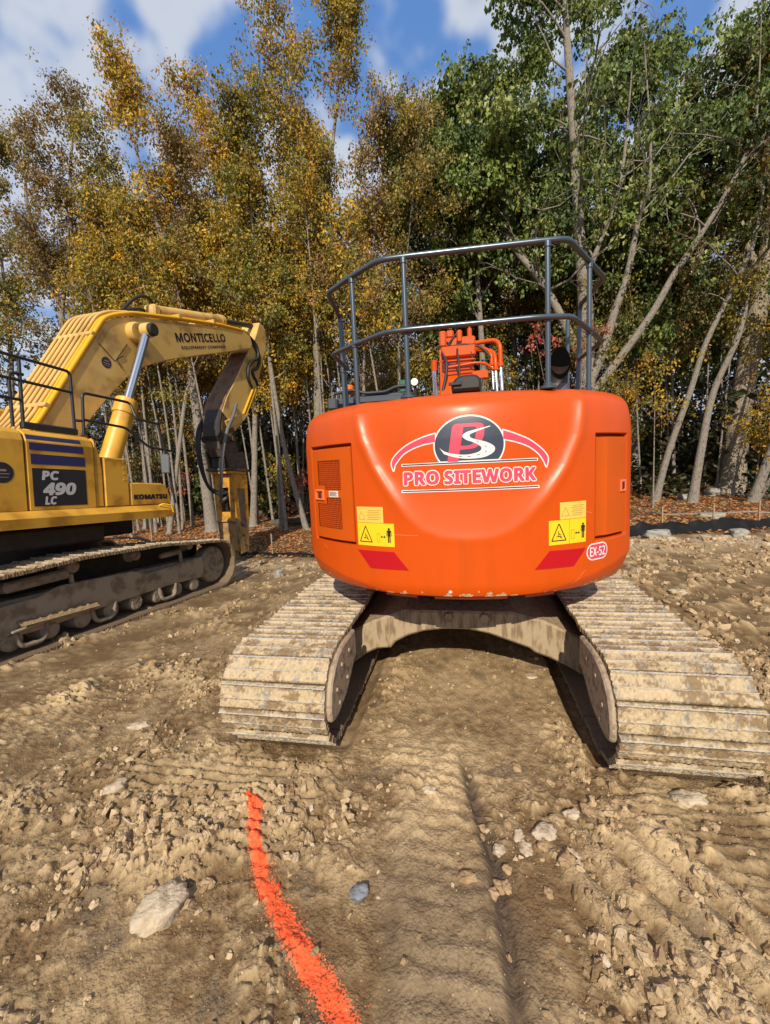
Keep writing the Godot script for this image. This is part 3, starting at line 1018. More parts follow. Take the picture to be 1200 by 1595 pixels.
	for e in [[-0.62, -0.34], [-0.2, 0.36], [0.5, 0.75]]:
		var rr := [PackedVector3Array(), PackedVector3Array(), PackedVector3Array()]
		for i in 13:
			var s := lerpf(e[0], e[1], i / 12.0)
			rr[0].push_back(cw(s, 1.03, -0.045) + Vector3(0, -0.012, 0))
			rr[1].push_back(cw(s, 1.03, -0.02) + Vector3(0, -0.03, 0))
			rr[2].push_back(cw(s, 1.03, -0.3) + Vector3(0, -0.035, 0))
		mb.grid(rr)
	put(mb, "lower_lip", M.orange_pink, t)
	# dried mud on the lower rim and a few scrapes
	mb = MB.new()
	var nz := noise(71, 9.0, 3)
	for i in 300:
		for j in 8:
			var s := -1.55 + i * 0.0105
			var y := 1.036 + j * 0.008
			var sp := 0.5 * smoothstep(0.9, 1.3, absf(s)) + 0.25 * exp(-pow((s - 0.25) / 0.2, 2.0)) + 0.2 * exp(-pow((s - 0.05) / 0.35, 2.0))
			if nz.get_noise_2d(s, y * 2.0) + sp * 0.9 - j * 0.085 > 0.31:
				stick(mb, PackedVector2Array([Vector2(s, y), Vector2(s + 0.0105, y), Vector2(s + 0.0105, y + 0.008), Vector2(s, y), Vector2(s + 0.0105, y + 0.008), Vector2(s, y + 0.008)]), on_cw, 0.0016)
	put(mb, "dried_mud", M.mud_pale, body).set_meta("kind", "stuff")
	for q in [[0.86, 1.08, 0.93, 1.125], [0.93, 1.125, 0.95, 1.15], [0.95, 1.15, 0.99, 1.175], [-0.98, 2.02, -0.96, 1.9], [0.98, 1.62, 1.05, 1.60], [-0.53, 1.5, -0.3, 1.497], [-1.3, 1.36, -1.24, 1.33]]:
		mb = MB.new()
		stick(mb, poly_tris(stroke(Vector2(q[0], q[1]), Vector2(q[2], q[3]), 0.004), 0.05), on_cw, 0.0014)
		put(mb, "paint_scratch", M.orange_pink, body)
	mb = MB.new()
	stick(mb, poly_tris(circle(Vector2(-0.07, 1.075), 0.013, 12)), on_cw, 0.0018)
	put(mb, "paint_chip", M.white_print, body)
	build_emblem(t)

func circle(c: Vector2, r: float, n := 40) -> PackedVector2Array:
	var o := PackedVector2Array()
	for k in n:
		o.push_back(c + Vector2.from_angle(TAU * k / n) * r)
	return o

func smooth2(p: PackedVector2Array, per := 5) -> PackedVector2Array:
	var o := PackedVector2Array()
	for i in p.size() - 1:
		var a := p[maxi(i - 1, 0)]
		var d := p[mini(i + 2, p.size() - 1)]
		for k in per:
			o.push_back(p[i].cubic_interpolate(p[i + 1], a, d, k / float(per)))
	o.push_back(p[p.size() - 1])
	return o

func both(a: PackedVector2Array, b: PackedVector2Array) -> PackedVector2Array:
	var o := smooth2(a)
	o.append_array(smooth2(b))
	return o

func build_emblem(t: Node3D) -> void:
	var logo := sub("company_emblem", t)
	var white := MB.new()
	var pink := MB.new()
	var navy := MB.new()
	# round badge cut off flat below
	var disc := PackedVector2Array()
	for k in 45:
		var a := lerpf(deg_to_rad(-33), deg_to_rad(213), k / 44.0)
		disc.push_back(Vector2(0.093, 2.145) + Vector2(cos(a) * 0.252, sin(a) * 0.202))
	for p in Geometry2D.offset_polygon(disc, 0.011):
		stick(white, poly_tris(p), on_cw, 0.0012)
	stick(navy, poly_tris(disc), on_cw, 0.0022)
	# the two sweeping arms
	var la := both(V2([-0.155, 2.236, -0.252, 2.213, -0.376, 2.164, -0.469, 2.098, -0.505, 2.04, -0.491, 1.985]), V2([-0.479, 2.028, -0.417, 2.096, -0.34, 2.138, -0.242, 2.167, -0.155, 2.178]))
	var ra := both(V2([0.342, 2.236, 0.423, 2.208, 0.539, 2.158, 0.636, 2.088, 0.68, 2.028, 0.667, 1.967]), V2([0.649, 2.008, 0.611, 2.06, 0.539, 2.113, 0.446, 2.15, 0.342, 2.176]))
	for a in [la, ra]:
		for p in Geometry2D.offset_polygon(a, 0.009):
			stick(white, poly_tris(p), on_cw, 0.0010)
		stick(pink, poly_tris(a), on_cw, 0.0019)
	# P and the road
	var stem := V2([-0.068, 2.029, -0.028, 2.27, -0.018, 2.288, 0.0, 2.297, 0.06, 2.297, 0.011, 2.027])
	stick(pink, poly_tris(stem), on_cw, 0.0030)
	var bowl := both(V2([0.058, 2.297, 0.16, 2.297, 0.196, 2.285, 0.206, 2.245, 0.195, 2.19, 0.165, 2.14, 0.12, 2.118, 0.026, 2.112]), V2([0.032, 2.14, 0.098, 2.142, 0.128, 2.165, 0.142, 2.21, 0.147, 2.25, 0.138, 2.27, 0.056, 2.272]))
	stick(pink, poly_tris(bowl), on_cw, 0.0030)
	var road := both(V2([0.25, 2.272, 0.134, 2.249, 0.078, 2.235, 0.046, 2.211, 0.071, 2.182, 0.132, 2.157, 0.180, 2.125, 0.165, 2.094, 0.085, 2.076, -0.004, 2.082, -0.082, 2.103, -0.124, 2.133]), V2([-0.09, 2.086, -0.004, 2.058, 0.085, 2.046, 0.196, 2.052, 0.266, 2.083, 0.277, 2.122, 0.22, 2.158, 0.12, 2.188, 0.098, 2.212, 0.133, 2.231, 0.25, 2.267]))
	stick(white, poly_tris(road), on_cw, 0.0040)
	for q in [[0.205, 2.135, 0.222, 2.12], [0.222, 2.098, 0.205, 2.085], [0.17, 2.074, 0.145, 2.068], [0.105, 2.063, 0.08, 2.061], [0.04, 2.064, 0.015, 2.067], [0.15, 2.165, 0.165, 2.158]]:
		stick(navy, poly_tris(stroke(Vector2(q[0], q[1]), Vector2(q[2], q[3]), 0.004)), on_cw, 0.0048)
	# rules and lettering
	for y in [2.021, 1.826]:
		stick(white, poly_tris(rect(-0.425, y - 0.011, 0.602, y + 0.009)), on_cw, 0.0026)
		stick(navy, poly_tris(rect(-0.418, y - 0.005, 0.595, y + 0.004)), on_cw, 0.0036)
	var a1 := fit(text_tris("PRO"), Vector2(-0.405, 1.873), Vector2(0.268, 0.094))
	var a2 := fit(text_tris("SITEWORK"), Vector2(-0.092, 1.871), Vector2(0.672, 0.094))
	for a in [a1, a2]:
		letters(white, a, on_cw, 0.0012, 0.0105, 12)
		letters(pink, a, on_cw, 0.0030, 0.0035, 8)
	put(white, "white_print", M.white_print, logo)
	put(pink, "pink_print", M.pink_print, logo)
	put(navy, "navy_print", M.navy_print, logo)
	# stickers left and right
	for k in 2:
		var x0: float = [-0.83, 0.658][k]
		var x1: float = [-0.488, 0.985][k]
		var u0: float = [-0.83, 0.749][k]
		var u1: float = [-0.578, 0.985][k]
		var y0: float = [1.403, 1.392][k]
		var yl := MB.new()
		stick(yl, poly_tris(rect(x0, y0, x1, y0 + 0.18)), on_cw, 0.0016)
		var st := put(yl, "warning_sticker", M.yellow_print, t)
		yl = MB.new()
		stick(yl, poly_tris(rect(u0, y0 + 0.183, u1, y0 + 0.308)), on_cw, 0.0016)
		var s2 := put(yl, "faded_warning_sticker", M.yellow_faded, t)
		var ink := MB.new()
		var tri := PackedVector2Array([Vector2(x0 + 0.022, y0 + 0.03), Vector2(x0 + 0.142, y0 + 0.03), Vector2(x0 + 0.082, y0 + 0.155)])
		for q in 3:
			stick(ink, poly_tris(stroke(tri[q], tri[(q + 1) % 3], 0.008)), on_cw, 0.0028)
		for q in [[0.06, 0.06, 0.105, 0.06], [0.08, 0.06, 0.08, 0.1], [0.08, 0.082, 0.1, 0.07], [0.092, 0.055, 0.11, 0.045]]:
			stick(ink, poly_tris(stroke(Vector2(x0 + q[0], y0 + q[1]), Vector2(x0 + q[2], y0 + q[3]), 0.006)), on_cw, 0.0026)
		for q in [[0.19, 0.035, 0.19, 0.10], [0.19, 0.10, 0.215, 0.10], [0.215, 0.10, 0.215, 0.035], [0.215, 0.035, 0.19, 0.035]]:
			stick(ink, poly_tris(stroke(Vector2(x0 + q[0], y0 + q[1]), Vector2(x0 + q[2], y0 + q[3]), 0.002)), on_cw, 0.0026)
		stick(ink, poly_tris(stroke(Vector2(x0 + 0.228, y0 + 0.075), Vector2(x0 + 0.262, y0 + 0.075), 0.006)), on_cw, 0.0026)
		for q in [[0.222, 0.236], [0.268, 0.254]]:
			stick(ink, PackedVector2Array([Vector2(x0 + q[0], y0 + 0.075), Vector2(x0 + q[1], y0 + 0.087), Vector2(x0 + q[1], y0 + 0.063)]), on_cw, 0.0028)
		var px := x0 + 0.297
		stick(ink, poly_tris(circle(Vector2(px, y0 + 0.137), 0.010, 12)), on_cw, 0.0026)
		for q in [[-0.019, 0.112, 0.019, 0.127], [-0.012, 0.08, 0.012, 0.112], [-0.021, 0.082, -0.015, 0.115], [0.015, 0.082, 0.021, 0.115], [-0.012, 0.032, -0.002, 0.08], [0.002, 0.032, 0.012, 0.08]]:
			stick(ink, poly_tris(rect(px + q[0], y0 + q[1], px + q[2], y0 + q[3])), on_cw, 0.0028)
		if k == 1:
			stick(ink, poly_tris(stroke(Vector2(x0 + 0.172, y0), Vector2(x0 + 0.172, y0 + 0.18), 0.002)), on_cw, 0.0026)
		put(ink, "pictogram", M.ink, st).set_meta("kind", "stuff")
		ink = MB.new()
		tri = PackedVector2Array([Vector2(u0 + 0.015, y0 + 0.208), Vector2(u0 + 0.08, y0 + 0.208), Vector2(u0 + 0.047, y0 + 0.272)])
		for q in 3:
			stick(ink, poly_tris(stroke(tri[q], tri[(q + 1) % 3], 0.004)), on_cw, 0.0028)
		for q in 6:
			stick(ink, poly_tris(rect(u0 + 0.1 + 0.012 * (q % 2), y0 + 0.208 + q * 0.014, u1 - 0.02 - 0.014 * ((q + 1) % 2), y0 + 0.212 + q * 0.014)), on_cw, 0.0028)
		put(ink, "small_print", M.ink_faded, s2).set_meta("kind", "stuff")
		# slanted reflectors
		var rp: PackedVector2Array = [V2([-0.84, 1.362, -0.497, 1.365, -0.38, 1.228, -0.715, 1.222]), V2([0.662, 1.352, 0.985, 1.344, 0.872, 1.218, 0.546, 1.222])][k]
		var rf := MB.new()
		stick(rf, poly_tris(rp), on_cw, 0.003)
		put(rf, "red_reflector", M.red_print, t)
	# number plate sticker
	var pill := PackedVector2Array()
	for k in 28:
		var a := TAU * k / 28.0
		pill.push_back(Vector2(1.111 + (0.052 if cos(a) > 0.0 else -0.052), 1.303) + Vector2.from_angle(a) * 0.066)
	var wp := MB.new()
	stick(wp, poly_tris(pill), on_cw, 0.0016)
	var tagp := put(wp, "number_sticker", M.white_print, t)
	var pk := MB.new()
	stick(pk, poly_tris(Geometry2D.offset_polygon(pill, -0.010)[0]), on_cw, 0.0026)
	put(pk, "sticker_field", M.pink_print, tagp)
	wp = MB.new()
	letters(wp, fit(text_tris("EX-52", false), Vector2(1.028, 1.268), Vector2(0.166, 0.07)), on_cw, 0.0038, 0.002, 4)
	put(wp, "sticker_lettering", M.white_print, tagp)

# ---------------------------------------------------------------- tracks
var shoes := []

func make_shoes() -> void:
	# x across (width 1), y outward, z along the track (pitch 1 is scaled by the caller)
	for k in 9:
		var nz := noise(200 + k, 3.0, 4)
		var n2 := noise(220 + k, 11.0, 3)
		var n3 := noise(240 + k, 3.0, 4)
		var pf := [[-0.492, -0.024, 0], [-0.49, 0.006, 0], [-0.455, 0.009, 0], [-0.428, 0.010, 0], [-0.422, 0.029, 1], [-0.375, 0.029, 1], [-0.369, 0.009, 0], [-0.31, 0.006, 0], [-0.23, 0.005, 0], [-0.15, 0.004, 0], [-0.07, 0.005, 0], [0.01, 0.006, 0], [0.072, 0.007, 0], [0.078, 0.020, 0.6], [0.115, 0.020, 0.6], [0.121, 0.006, 0], [0.19, 0.005, 0], [0.26, 0.004, 0], [0.34, 0.003, 0], [0.42, 0.001, 0], [0.475, -0.003, 0], [0.48, -0.024, 0]]
		var w := 110
		var rows := []
		var cols := []
		for i in pf.size():
			var row := PackedVector3Array()
			var cr := []
			var edge := i == 0 or i == pf.size() - 1
			for j in w + 1:
				var x := j / float(w) - 0.5
				var z: float = pf[i][0]
				var bay := floorf(z * 2.0 + 0.85)
				var a: float = nz.get_noise_2d(x * 2.2, bay * 2.3)
				var rg: float = n2.get_noise_2d(x * 2.6, z * 1.3)
				var fine: float = n3.get_noise_2d(x * 9.0, z * 4.0)
				var y: float = pf[i][1]
				var mud := smoothstep(-0.44, -0.20, 0.6 * a + 0.5 * nz.get_noise_2d(x * 3.0, z * 1.4) + 0.45 * rg)
				if not edge:
					y += (0.009 * mud * clampf(0.7 + 1.2 * rg + 0.6 * fine, 0.0, 1.6)) if pf[i][2] < 0.5 else 0.0015 * fine
				var c := Color(0.43, 0.33, 0.195).lerp(Color(0.52, 0.41, 0.26), clampf(0.5 + 1.4 * fine, 0, 1))
				c = c.lerp(Color(0.20, 0.128, 0.06), smoothstep(0.02, 0.20, 0.6 * n3.get_noise_2d(x * 1.3 + 5.0, bay * 1.9) + 0.5 * n3.get_noise_2d(x * 1.6 + 2.0, z * 1.2) + 0.35 * rg + 0.10 * sin(k * 2.4)) * 0.85)
				var steel := Color(0.23, 0.21, 0.185).lerp(Color(0.34, 0.32, 0.285), clampf(0.5 + fine + rg, 0, 1))
				c = steel.lerp(c, mud)
				if pf[i][2] > 0.0:
					c = c.lerp(Color(0.42, 0.41, 0.385), clampf((0.95 if pf[i][2] > 0.9 else 0.45) + 1.5 * rg + 0.6 * fine - 0.5 * a, 0.0, 0.95))
				cr.push_back(c if not edge else Color(0.08, 0.055, 0.03))
				row.push_back(Vector3(x + (0.012 * rg + 0.008 * fine if j == 0 or j == w else 0.0), y, z + (0.0015 * rg if not edge else 0.0)))
			rows.push_back(row)
			cols.push_back(cr)
		rows.reverse(); cols.reverse()
		var mb := MB.new()
		mb.grid(rows, cols)
		# underside and ends
		mb.col = Color(0.2, 0.15, 0.1)
		mb.face([Vector3(-0.5, -0.024, -0.5), Vector3(0.5, -0.024, -0.5), Vector3(0.5, -0.024, 0.5), Vector3(-0.5, -0.024, 0.5)], Vector3.DOWN)
		mb.col = Color(0.26, 0.19, 0.115)
		for e in [0, w]:
			for i in pf.size() - 1:
				var a: Vector3 = rows[i][e]
				var b: Vector3 = rows[i + 1][e]
				mb.face([a, b, Vector3(b.x, -0.024, b.z), Vector3(a.x, -0.024, a.z)], Vector3(-1 if e == 0 else 1, 0, 0))
		shoes.push_back(mb.mesh())

# closed path in (z, y): rear wheel, front wheel, with the upper run sagging between its rollers
func track_path(z0: float, y0: float, r0: float, z1: float, y1: float, r1: float, rise: float) -> PackedVector2Array:
	var o := PackedVector2Array()
	for k in 41:
		var t := k / 40.0
		o.push_back(Vector2(lerpf(z1, z0, t), lerpf(y1 + r1, y0 + r0, t) + rise * sin(PI * t) - 0.016 * absf(sin(PI * 3.0 * t))))
	for k in range(1, 24):
		var a := PI / 2 - PI * k / 24.0
		o.push_back(Vector2(z0 + cos(a) * r0, y0 + sin(a) * r0))
	for k in 41:
		var t := k / 40.0
		o.push_back(Vector2(lerpf(z0, z1, t), lerpf(y0 - r0, y1 - r1, t)))
	for k in range(1, 24):
		var a := -PI / 2 - PI * k / 24.0
		o.push_back(Vector2(z1 + cos(a) * r1, y1 + sin(a) * r1))
	return o

func lay_shoes(tr: Node3D, path: PackedVector2Array, x: float, width: float, want: float, tall := 1.0, m: Material = null) -> void:
	var L := 0.0
	var k := path.size()
	var run := PackedFloat32Array([0.0])
	for i in k:
		L += path[i].distance_to(path[(i + 1) % k])
		run.push_back(L)
	var n := int(round(L / want))
	for q in n:
		var d := (q + 0.5) * L / n
		var at2 := []
		for e in [d - 0.4 * L / n, d + 0.4 * L / n]:
			var f := fposmod(e, L)
			var i := clampi(run.bsearch(f) - 1, 0, k - 1)
			at2.push_back(path[i].lerp(path[(i + 1) % k], (f - run[i]) / maxf(run[i + 1] - run[i], 1e-6)))
		var p: Vector2 = (at2[0] + at2[1]) * 0.5
		var tz: Vector2 = (at2[1] - at2[0]).normalized()
		var Z := Vector3(0, tz.y, tz.x)
		var Y := Vector3(0, tz.x, -tz.y)
		var b := Basis(Vector3(width, 0, 0), Y * tall, Z * (L / n * 0.985))
		put(shoes[(q * 5 + int(x * 3.0 + 90)) % shoes.size()], "track_shoe", m if m else M.shoe, tr, Transform3D(b.rotated(Y, R.randf_range(-0.006, 0.006)), Vector3(x + R.randf_range(-0.006, 0.006), p.y + R.randf_range(-0.002, 0.002), p.x)))

func build_orange_machine() -> void:
	var t := root("excavator", "orange excavator seen from behind with a company emblem on its counterweight", "excavator")
	build_counterweight(t)
	# house behind the counterweight
	var mb := MB.new()
	mb.box(at(0, 1.72, 0.05), Vector3(2.66, 1.36, 1.5), 0.05)
	mb.box(at(0, 1.02, -0.5), Vector3(2.5, 0.1, 2.6), 0.02)
	mb.box(at(0.95, 1.55, -1.2), Vector3(0.85, 1.0, 1.2), 0.06)
	put(mb, "engine_house", M.orange, t)
	mb = MB.new()
	mb.box(at(0, 2.452, 0.15), Vector3(2.3, 0.07, 1.2), 0.02)
	put(mb, "deck", M.black_paint, t)
	# undercarriage
	mb = MB.new()
	mb.prism(at(0, 0, 0.0), V2([-1.10, 0.43, -1.08, 0.11, -0.91, 0.235, -0.81, 0.28, -0.68, 0.295, -0.63, 0.355, -0.51, 0.42, -0.35, 0.47, -0.17, 0.495, 0.06, 0.495, 0.24, 0.46, 0.41, 0.40, 0.59, 0.335, 0.64, 0.295, 0.76, 0.25, 0.91, 0.18, 1.04, 0.10, 1.06, 0.43, 0.73, 0.59, 0.45, 0.67, -0.54, 0.67, -0.84, 0.56]), 2.0, 0.02)
	var cb := put(mb, "car_body", M.mud_plate, t)
	for q in [[-0.12, 0.62], [0.2, 0.615]]:
		mb = MB.new()
		mb.disc(Transform3D(Basis(Vector3.RIGHT, PI / 2), Vector3(q[0], q[1], 1.01)), 0.045, 0.05, 6)
		put(mb, "bolt_head", M.mud_steel, cb)
	mb = MB.new()
	mb.disc(at(0, 0.82, 0), 0.72, 0.32, 40, 0.02)
	mb.disc(at(0, 0.76, 0), 0.8, 0.06, 40, 0.01)
	put(mb, "slewing_ring", M.black_grease, t)
	for k in 2:
		var sx := -1.0 if k == 0 else 1.0
		var tr := sub("track", t)
		tr.set_meta("label", ["left track of the orange machine", "right track of the orange machine"][k])
		var pth := track_path(1.86, 0.355, 0.355, -1.95, 0.355, 0.355, 0.0)
		lay_shoes(tr, pth, sx * 1.307, 0.777, 0.19)
		mb = MB.new()
		mb.box(at(sx * 1.3, 0.37, -0.05), Vector3(0.34, 0.3, 3.3), 0.04)
		put(mb, "track_frame", M.mud_dark, tr)
		mb = MB.new()
		mb.prism(Transform3D(Basis(Vector3(0, 0, 1), Vector3(0, 1, 0), Vector3(-1, 0, 0)), Vector3(sx * 0.898, 0, 0)), smooth2(V2([1.5, 0.68, 1.7, 0.692, 1.86, 0.69, 2.03, 0.645, 2.14, 0.55, 2.19, 0.44, 2.20, 0.35, 2.18, 0.29, 2.10, 0.265, 1.95, 0.28, 1.8, 0.315, 1.68, 0.38, 1.58, 0.44, 1.5, 0.46]), 4), 0.045, 0.012)
		var gp := put(mb, "guard_plate", M.rusty_plate, tr)
		for q in [[1.72, 0.6], [1.92, 0.58], [2.06, 0.46], [2.02, 0.34], [1.8, 0.42]]:
			mb = MB.new()
			mb.disc(Transform3D(Basis(Vector3.BACK, PI / 2), Vector3(sx * 0.873, q[1], q[0])), 0.017, 0.02, 6, 0.004)
			put(mb, "bolt_head", M.rusty_plate, gp)
		mb = MB.new()
		mb.disc(Transform3D(Basis(Vector3.BACK, PI / 2), Vector3(sx * 1.3, 0.355, 1.86)), 0.31, 0.3, 24, 0.03)
		put(mb, "sprocket", M.mud_dark, tr)
		mb = MB.new()
		mb.disc(Transform3D(Basis(Vector3.BACK, PI / 2), Vector3(sx * 1.3, 0.355, -1.95)), 0.31, 0.3, 24, 0.03)
		put(mb, "idler", M.mud_dark, tr)
		for z in [-1.3, -0.8, -0.3, 0.2, 0.7, 1.2]:
			mb = MB.new()
			mb.disc(Transform3D(Basis(Vector3.BACK, PI / 2), Vector3(sx * 1.3, 0.14, z)), 0.10, 0.5, 14, 0.02)
			put(mb, "track_roller", M.mud_dark, tr)
	# guard rail round the engine deck
	var rail := sub("guard_rail", t)
	var H := 3.6
	var Y2 := 3.055
	var tp := V3([-1.19, 2.62, 0.2, -1.2, H, 0.23, -1.12, H, 0.92, -0.84, H, 1.17, -0.56, H, 1.385, -0.35, H, 1.385, 0.67, H, 1.33, 0.84, H, 1.31, 1.10, H, 0.88, 1.33, H, 0.5, 1.29, H, -0.15, 1.28, 2.55, -0.2])
	var md := V3([-1.15, Y2 + 0.02, 0.25, -1.10, Y2, 0.95, -0.83, Y2, 1.18, -0.52, Y2, 1.41, -0.36, Y2, 1.42, 0.62, Y2, 1.38, 0.86, Y2, 1.32, 1.10, Y2, 0.90, 1.32, Y2, 0.5, 1.285, Y2, -0.17])
	mb = MB.new(); mb.tube(bent(tp, 0.07), 0.022, 12); put(mb, "top_rail", M.rail_steel, rail)
	mb = MB.new(); mb.tube(bent(md, 0.07), 0.0205, 12); put(mb, "middle_rail", M.rail_steel, rail)
	for p in [[-0.365, 1.385, 2.54], [0.69, 1.335, 2.54], [-0.83, 1.17, 2.5], [1.10, 0.88, 2.5], [-1.19, 0.3, 2.5], [1.09, 0.2, 2.5]]:
		mb = MB.new()
		var tall := H - 0.016
		if p[0] > 1.05 and p[1] < 0.5: tall = 3.36
		mb.tube(PackedVector3Array([Vector3(p[0], p[2], p[1]), Vector3(p[0], tall, p[1])]), 0.02, 12)
		mb.disc(at(p[0], p[2] + 0.012, p[1]), 0.062, 0.024, 20, 0.006)
		mb.disc(at(p[0], p[2] + 0.035, p[1]), 0.034, 0.03, 16, 0.006)
		if tall > 3.4:
			mb.disc(at(p[0], Y2, p[1]), 0.027, 0.06, 14, 0.006)
			mb.disc(at(p[0], H - 0.03, p[1]), 0.026, 0.05, 14, 0.006)
		put(mb, "rail_post", M.rail_steel, rail)
	# boom
	mb = MB.new()
	var bx := side(0.01)
	mb.prism(Transform3D(bx.basis, Vector3(0.0, 0, 0)), V2([-0.15, 2.0, -0.7, 1.9, -1.6, 2.8, -2.4, 3.25, -3.6, 3.3, -5.2, 2.7, -5.25, 2.95, -3.6, 3.72, -2.3, 3.80, -1.5, 3.62, -0.78, 3.1, -0.3, 2.6]), 0.44, 0.02)
	mb.box(at(0.02, 3.42, -0.86), Vector3(0.44, 0.14, 0.12), 0.02)
	mb.box(at(0.02, 3.56, -1.0), Vector3(0.44, 0.12, 0.2), 0.02)
	mb.box(at(-0.17, 3.6, -0.9), Vector3(0.09, 0.2, 0.1), 0.02)
	mb.box(at(0.04, 3.62, -0.92), Vector3(0.07, 0.16, 0.1), 0.02)
	mb.box(at(0.0, 3.3, -0.8), Vector3(0.46, 0.02, 0.06), 0.006)
	mb.box(at(-0.2, 3.2, -0.8), Vector3(0.03, 0.5, 0.06), 0.006)
	mb.box(at(-0.08, 3.68, -1.0), Vector3(0.1, 0.1, 0.1), 0.02)
	mb.box(at(0.17, 3.66, -1.0), Vector3(0.06, 0.16, 0.08), 0.02)
	mb.box(at(0.28, 3.09, -0.75), Vector3(0.2, 0.1, 0.1), 0.01)
	mb.prism(side(0.0), V2([-5.0, 2.9, -5.3, 3.0, -5.6, 1.0, -5.3, 0.4, -5.1, 0.6]), 0.4, 0.02)
	var bm := put(mb, "boom", M.orange, t)
	for q in [[0.2, 3.53, 0.48, 3.53, 0.535, 3.45, 0.535, 3.18, 0.028], [0.2, 3.455, 0.45, 3.40, 0.475, 3.3, 0.475, 3.14, 0.026], [0.2, 3.47, 0.36, 3.44, 0.425, 3.36, 0.43, 3.2, 0.022]]:
		mb = MB.new()
		mb.tube(bent(V3([q[0], q[1], -0.95, q[2], q[3], -0.88, q[4], q[5], -0.82, q[6], q[7], -0.8]), 0.07), q[8], 10)
		mb.disc(at(q[6], q[7] + 0.02, -0.8), q[8] + 0.012, 0.05, 10, 0.01)
		put(mb, "oil_pipe", M.orange, bm)
		mb = MB.new()
		mb.tube(PackedVector3Array([Vector3(q[6], q[7], -0.8), Vector3(q[6] + 0.01, q[7] - 0.3, -0.75)]), q[8] * 0.85, 10)
		put(mb, "steel_fitting", M.chrome, bm)
	mb = MB.new()
	mb.tube(bent(V3([-0.13, 3.21, -0.72, 0.25, 3.24, -0.72, 0.36, 3.22, -0.74, 0.44, 3.15, -0.76]), 0.06), 0.018, 8)
	put(mb, "oil_pipe", M.orange, bm)
	for q in [[-0.2, 3.58, -0.95, -0.19, 3.42, -0.8, -0.125, 3.27, -0.7, -0.14, 3.08, -0.65, -0.19, 2.86, -0.6, 0.019], [0.0, 3.66, -0.92, -0.1, 3.5, -0.85, 0.1, 3.5, -0.83, 0.3, 3.44, -0.82, 0.42, 3.3, -0.8, 0.014], [-0.15, 3.6, -0.92, -0.02, 3.47, -0.84, 0.15, 3.47, -0.82, 0.2, 3.3, -0.8, 0.28, 3.2, -0.78, 0.012], [0.02, 3.62, -0.93, 0.01, 3.4, -0.78, 0.03, 3.2, -0.7, 0.02, 2.85, -0.62, 0.02, 2.7, -0.6, 0.013], [0.45, 3.0, -0.78, 0.47, 2.8, -0.7, 0.5, 2.66, -0.5, 0.55, 2.6, -0.4, 0.6, 2.55, -0.3, 0.022], [0.3, 3.05, -0.72, 0.28, 2.85, -0.65, 0.3, 2.7, -0.5, 0.33, 2.6, -0.4, 0.36, 2.5, -0.3, 0.016]]:
		mb = MB.new()
		mb.tube(curve(V3(q.slice(0, 15)), 6), q[15], 8)
		put(mb, "hydraulic_hose", M.rubber, bm)
	var cy := sub("lift_cylinder", bm)
	mb = MB.new(); mb.tube(V3([-0.27, 2.4, -0.5, -0.265, 3.15, -0.42]), 0.026, 12); put(mb, "rod", M.chrome, cy)
	mb = MB.new(); mb.tube(V3([-0.265, 3.12, -0.422, -0.262, 3.24, -0.41]), 0.036, 12); put(mb, "rod_head", M.orange, cy)
	# camera on the counterweight, exhaust, lamp
	mb = MB.new()
	mb.prism(at(0.087, 0, 1.28), smooth2(V2([-0.025, 2.53, -0.03, 2.575, 0.0, 2.625, 0.05, 2.648, 0.14, 2.65, 0.18, 2.632, 0.2, 2.59, 0.195, 2.53]), 4), 0.16, 0.02)
	var cam := put(mb, "rear_camera", M.black_plastic, t)
	cam.position = Vector3(-0.087, 0.045, 0)
	mb = MB.new(); mb.box(at(0.087, 2.585, 1.37), Vector3(0.1, 0.025, 0.02), 0.004); put(mb, "camera_lens", M.rubber, cam)
	mb = MB.new()
	var ex := PackedVector3Array([Vector3(0.93, 2.4, 0.5), Vector3(0.93, 2.72, 0.5), Vector3(0.93, 2.80, 0.51), Vector3(0.935, 2.88, 0.56)])
	mb.tube(ex, 0.09, 20, false)
	var mouth := Transform3D(Basis(Vector3.RIGHT, 1.42) * Basis.from_scale(Vector3(0.088, 1, 0.145)), Vector3(0.94, 2.885, 0.585))
	var rows := []
	for q in [[0.0, 1.0], [-0.16, 0.8]]:
		var row := PackedVector3Array()
		for a in 24:
			row.push_back(mouth * Vector3(cos(TAU * a / 24), q[0], sin(TAU * a / 24)))
		rows.push_back(row)
	mb.grid(rows, [], true)
	var es := put(mb, "exhaust_stack", M.black_plastic, t)
	mb = MB.new()
	mb.disc(Transform3D(Basis(Vector3.RIGHT, 1.42) * Basis.from_scale(Vector3(0.086, 1, 0.142)), Vector3(0.94, 2.884, 0.582)), 1.0, 0.004, 28, 0.001)
	put(mb, "exhaust_mouth", M.soot, es)
	mb = MB.new(); mb.disc(at(0.93, 2.6, 0.5), 0.096, 0.22, 20, 0.01); put(mb, "exhaust_collar", M.grey_pipe, es)
	mb = MB.new()
	mb.disc(Transform3D(Basis(Vector3.RIGHT, PI / 2), Vector3(-0.33, 2.695, 1.21)), 0.034, 0.04, 20, 0.008)
	mb.tube(V3([-0.33, 2.66, 1.2, -0.33, 2.55, 1.18]), 0.012, 8)
	var lp := put(mb, "work_lamp", M.black_plastic, t)
	mb = MB.new(); mb.disc(Transform3D(Basis(Vector3.RIGHT, PI / 2), Vector3(-0.33, 2.695, 1.233)), 0.03, 0.01, 20, 0.003); put(mb, "lamp_glass", M.lamp_glass, lp)
	# cab
	var cab := sub("cab", t)
	mb = MB.new()
	mb.box(at(-1.0, 1.9, -1.0), Vector3(0.95, 1.7, 1.5), 0.08)
	put(mb, "cab_body", M.black_paint, cab)
	mb = MB.new()
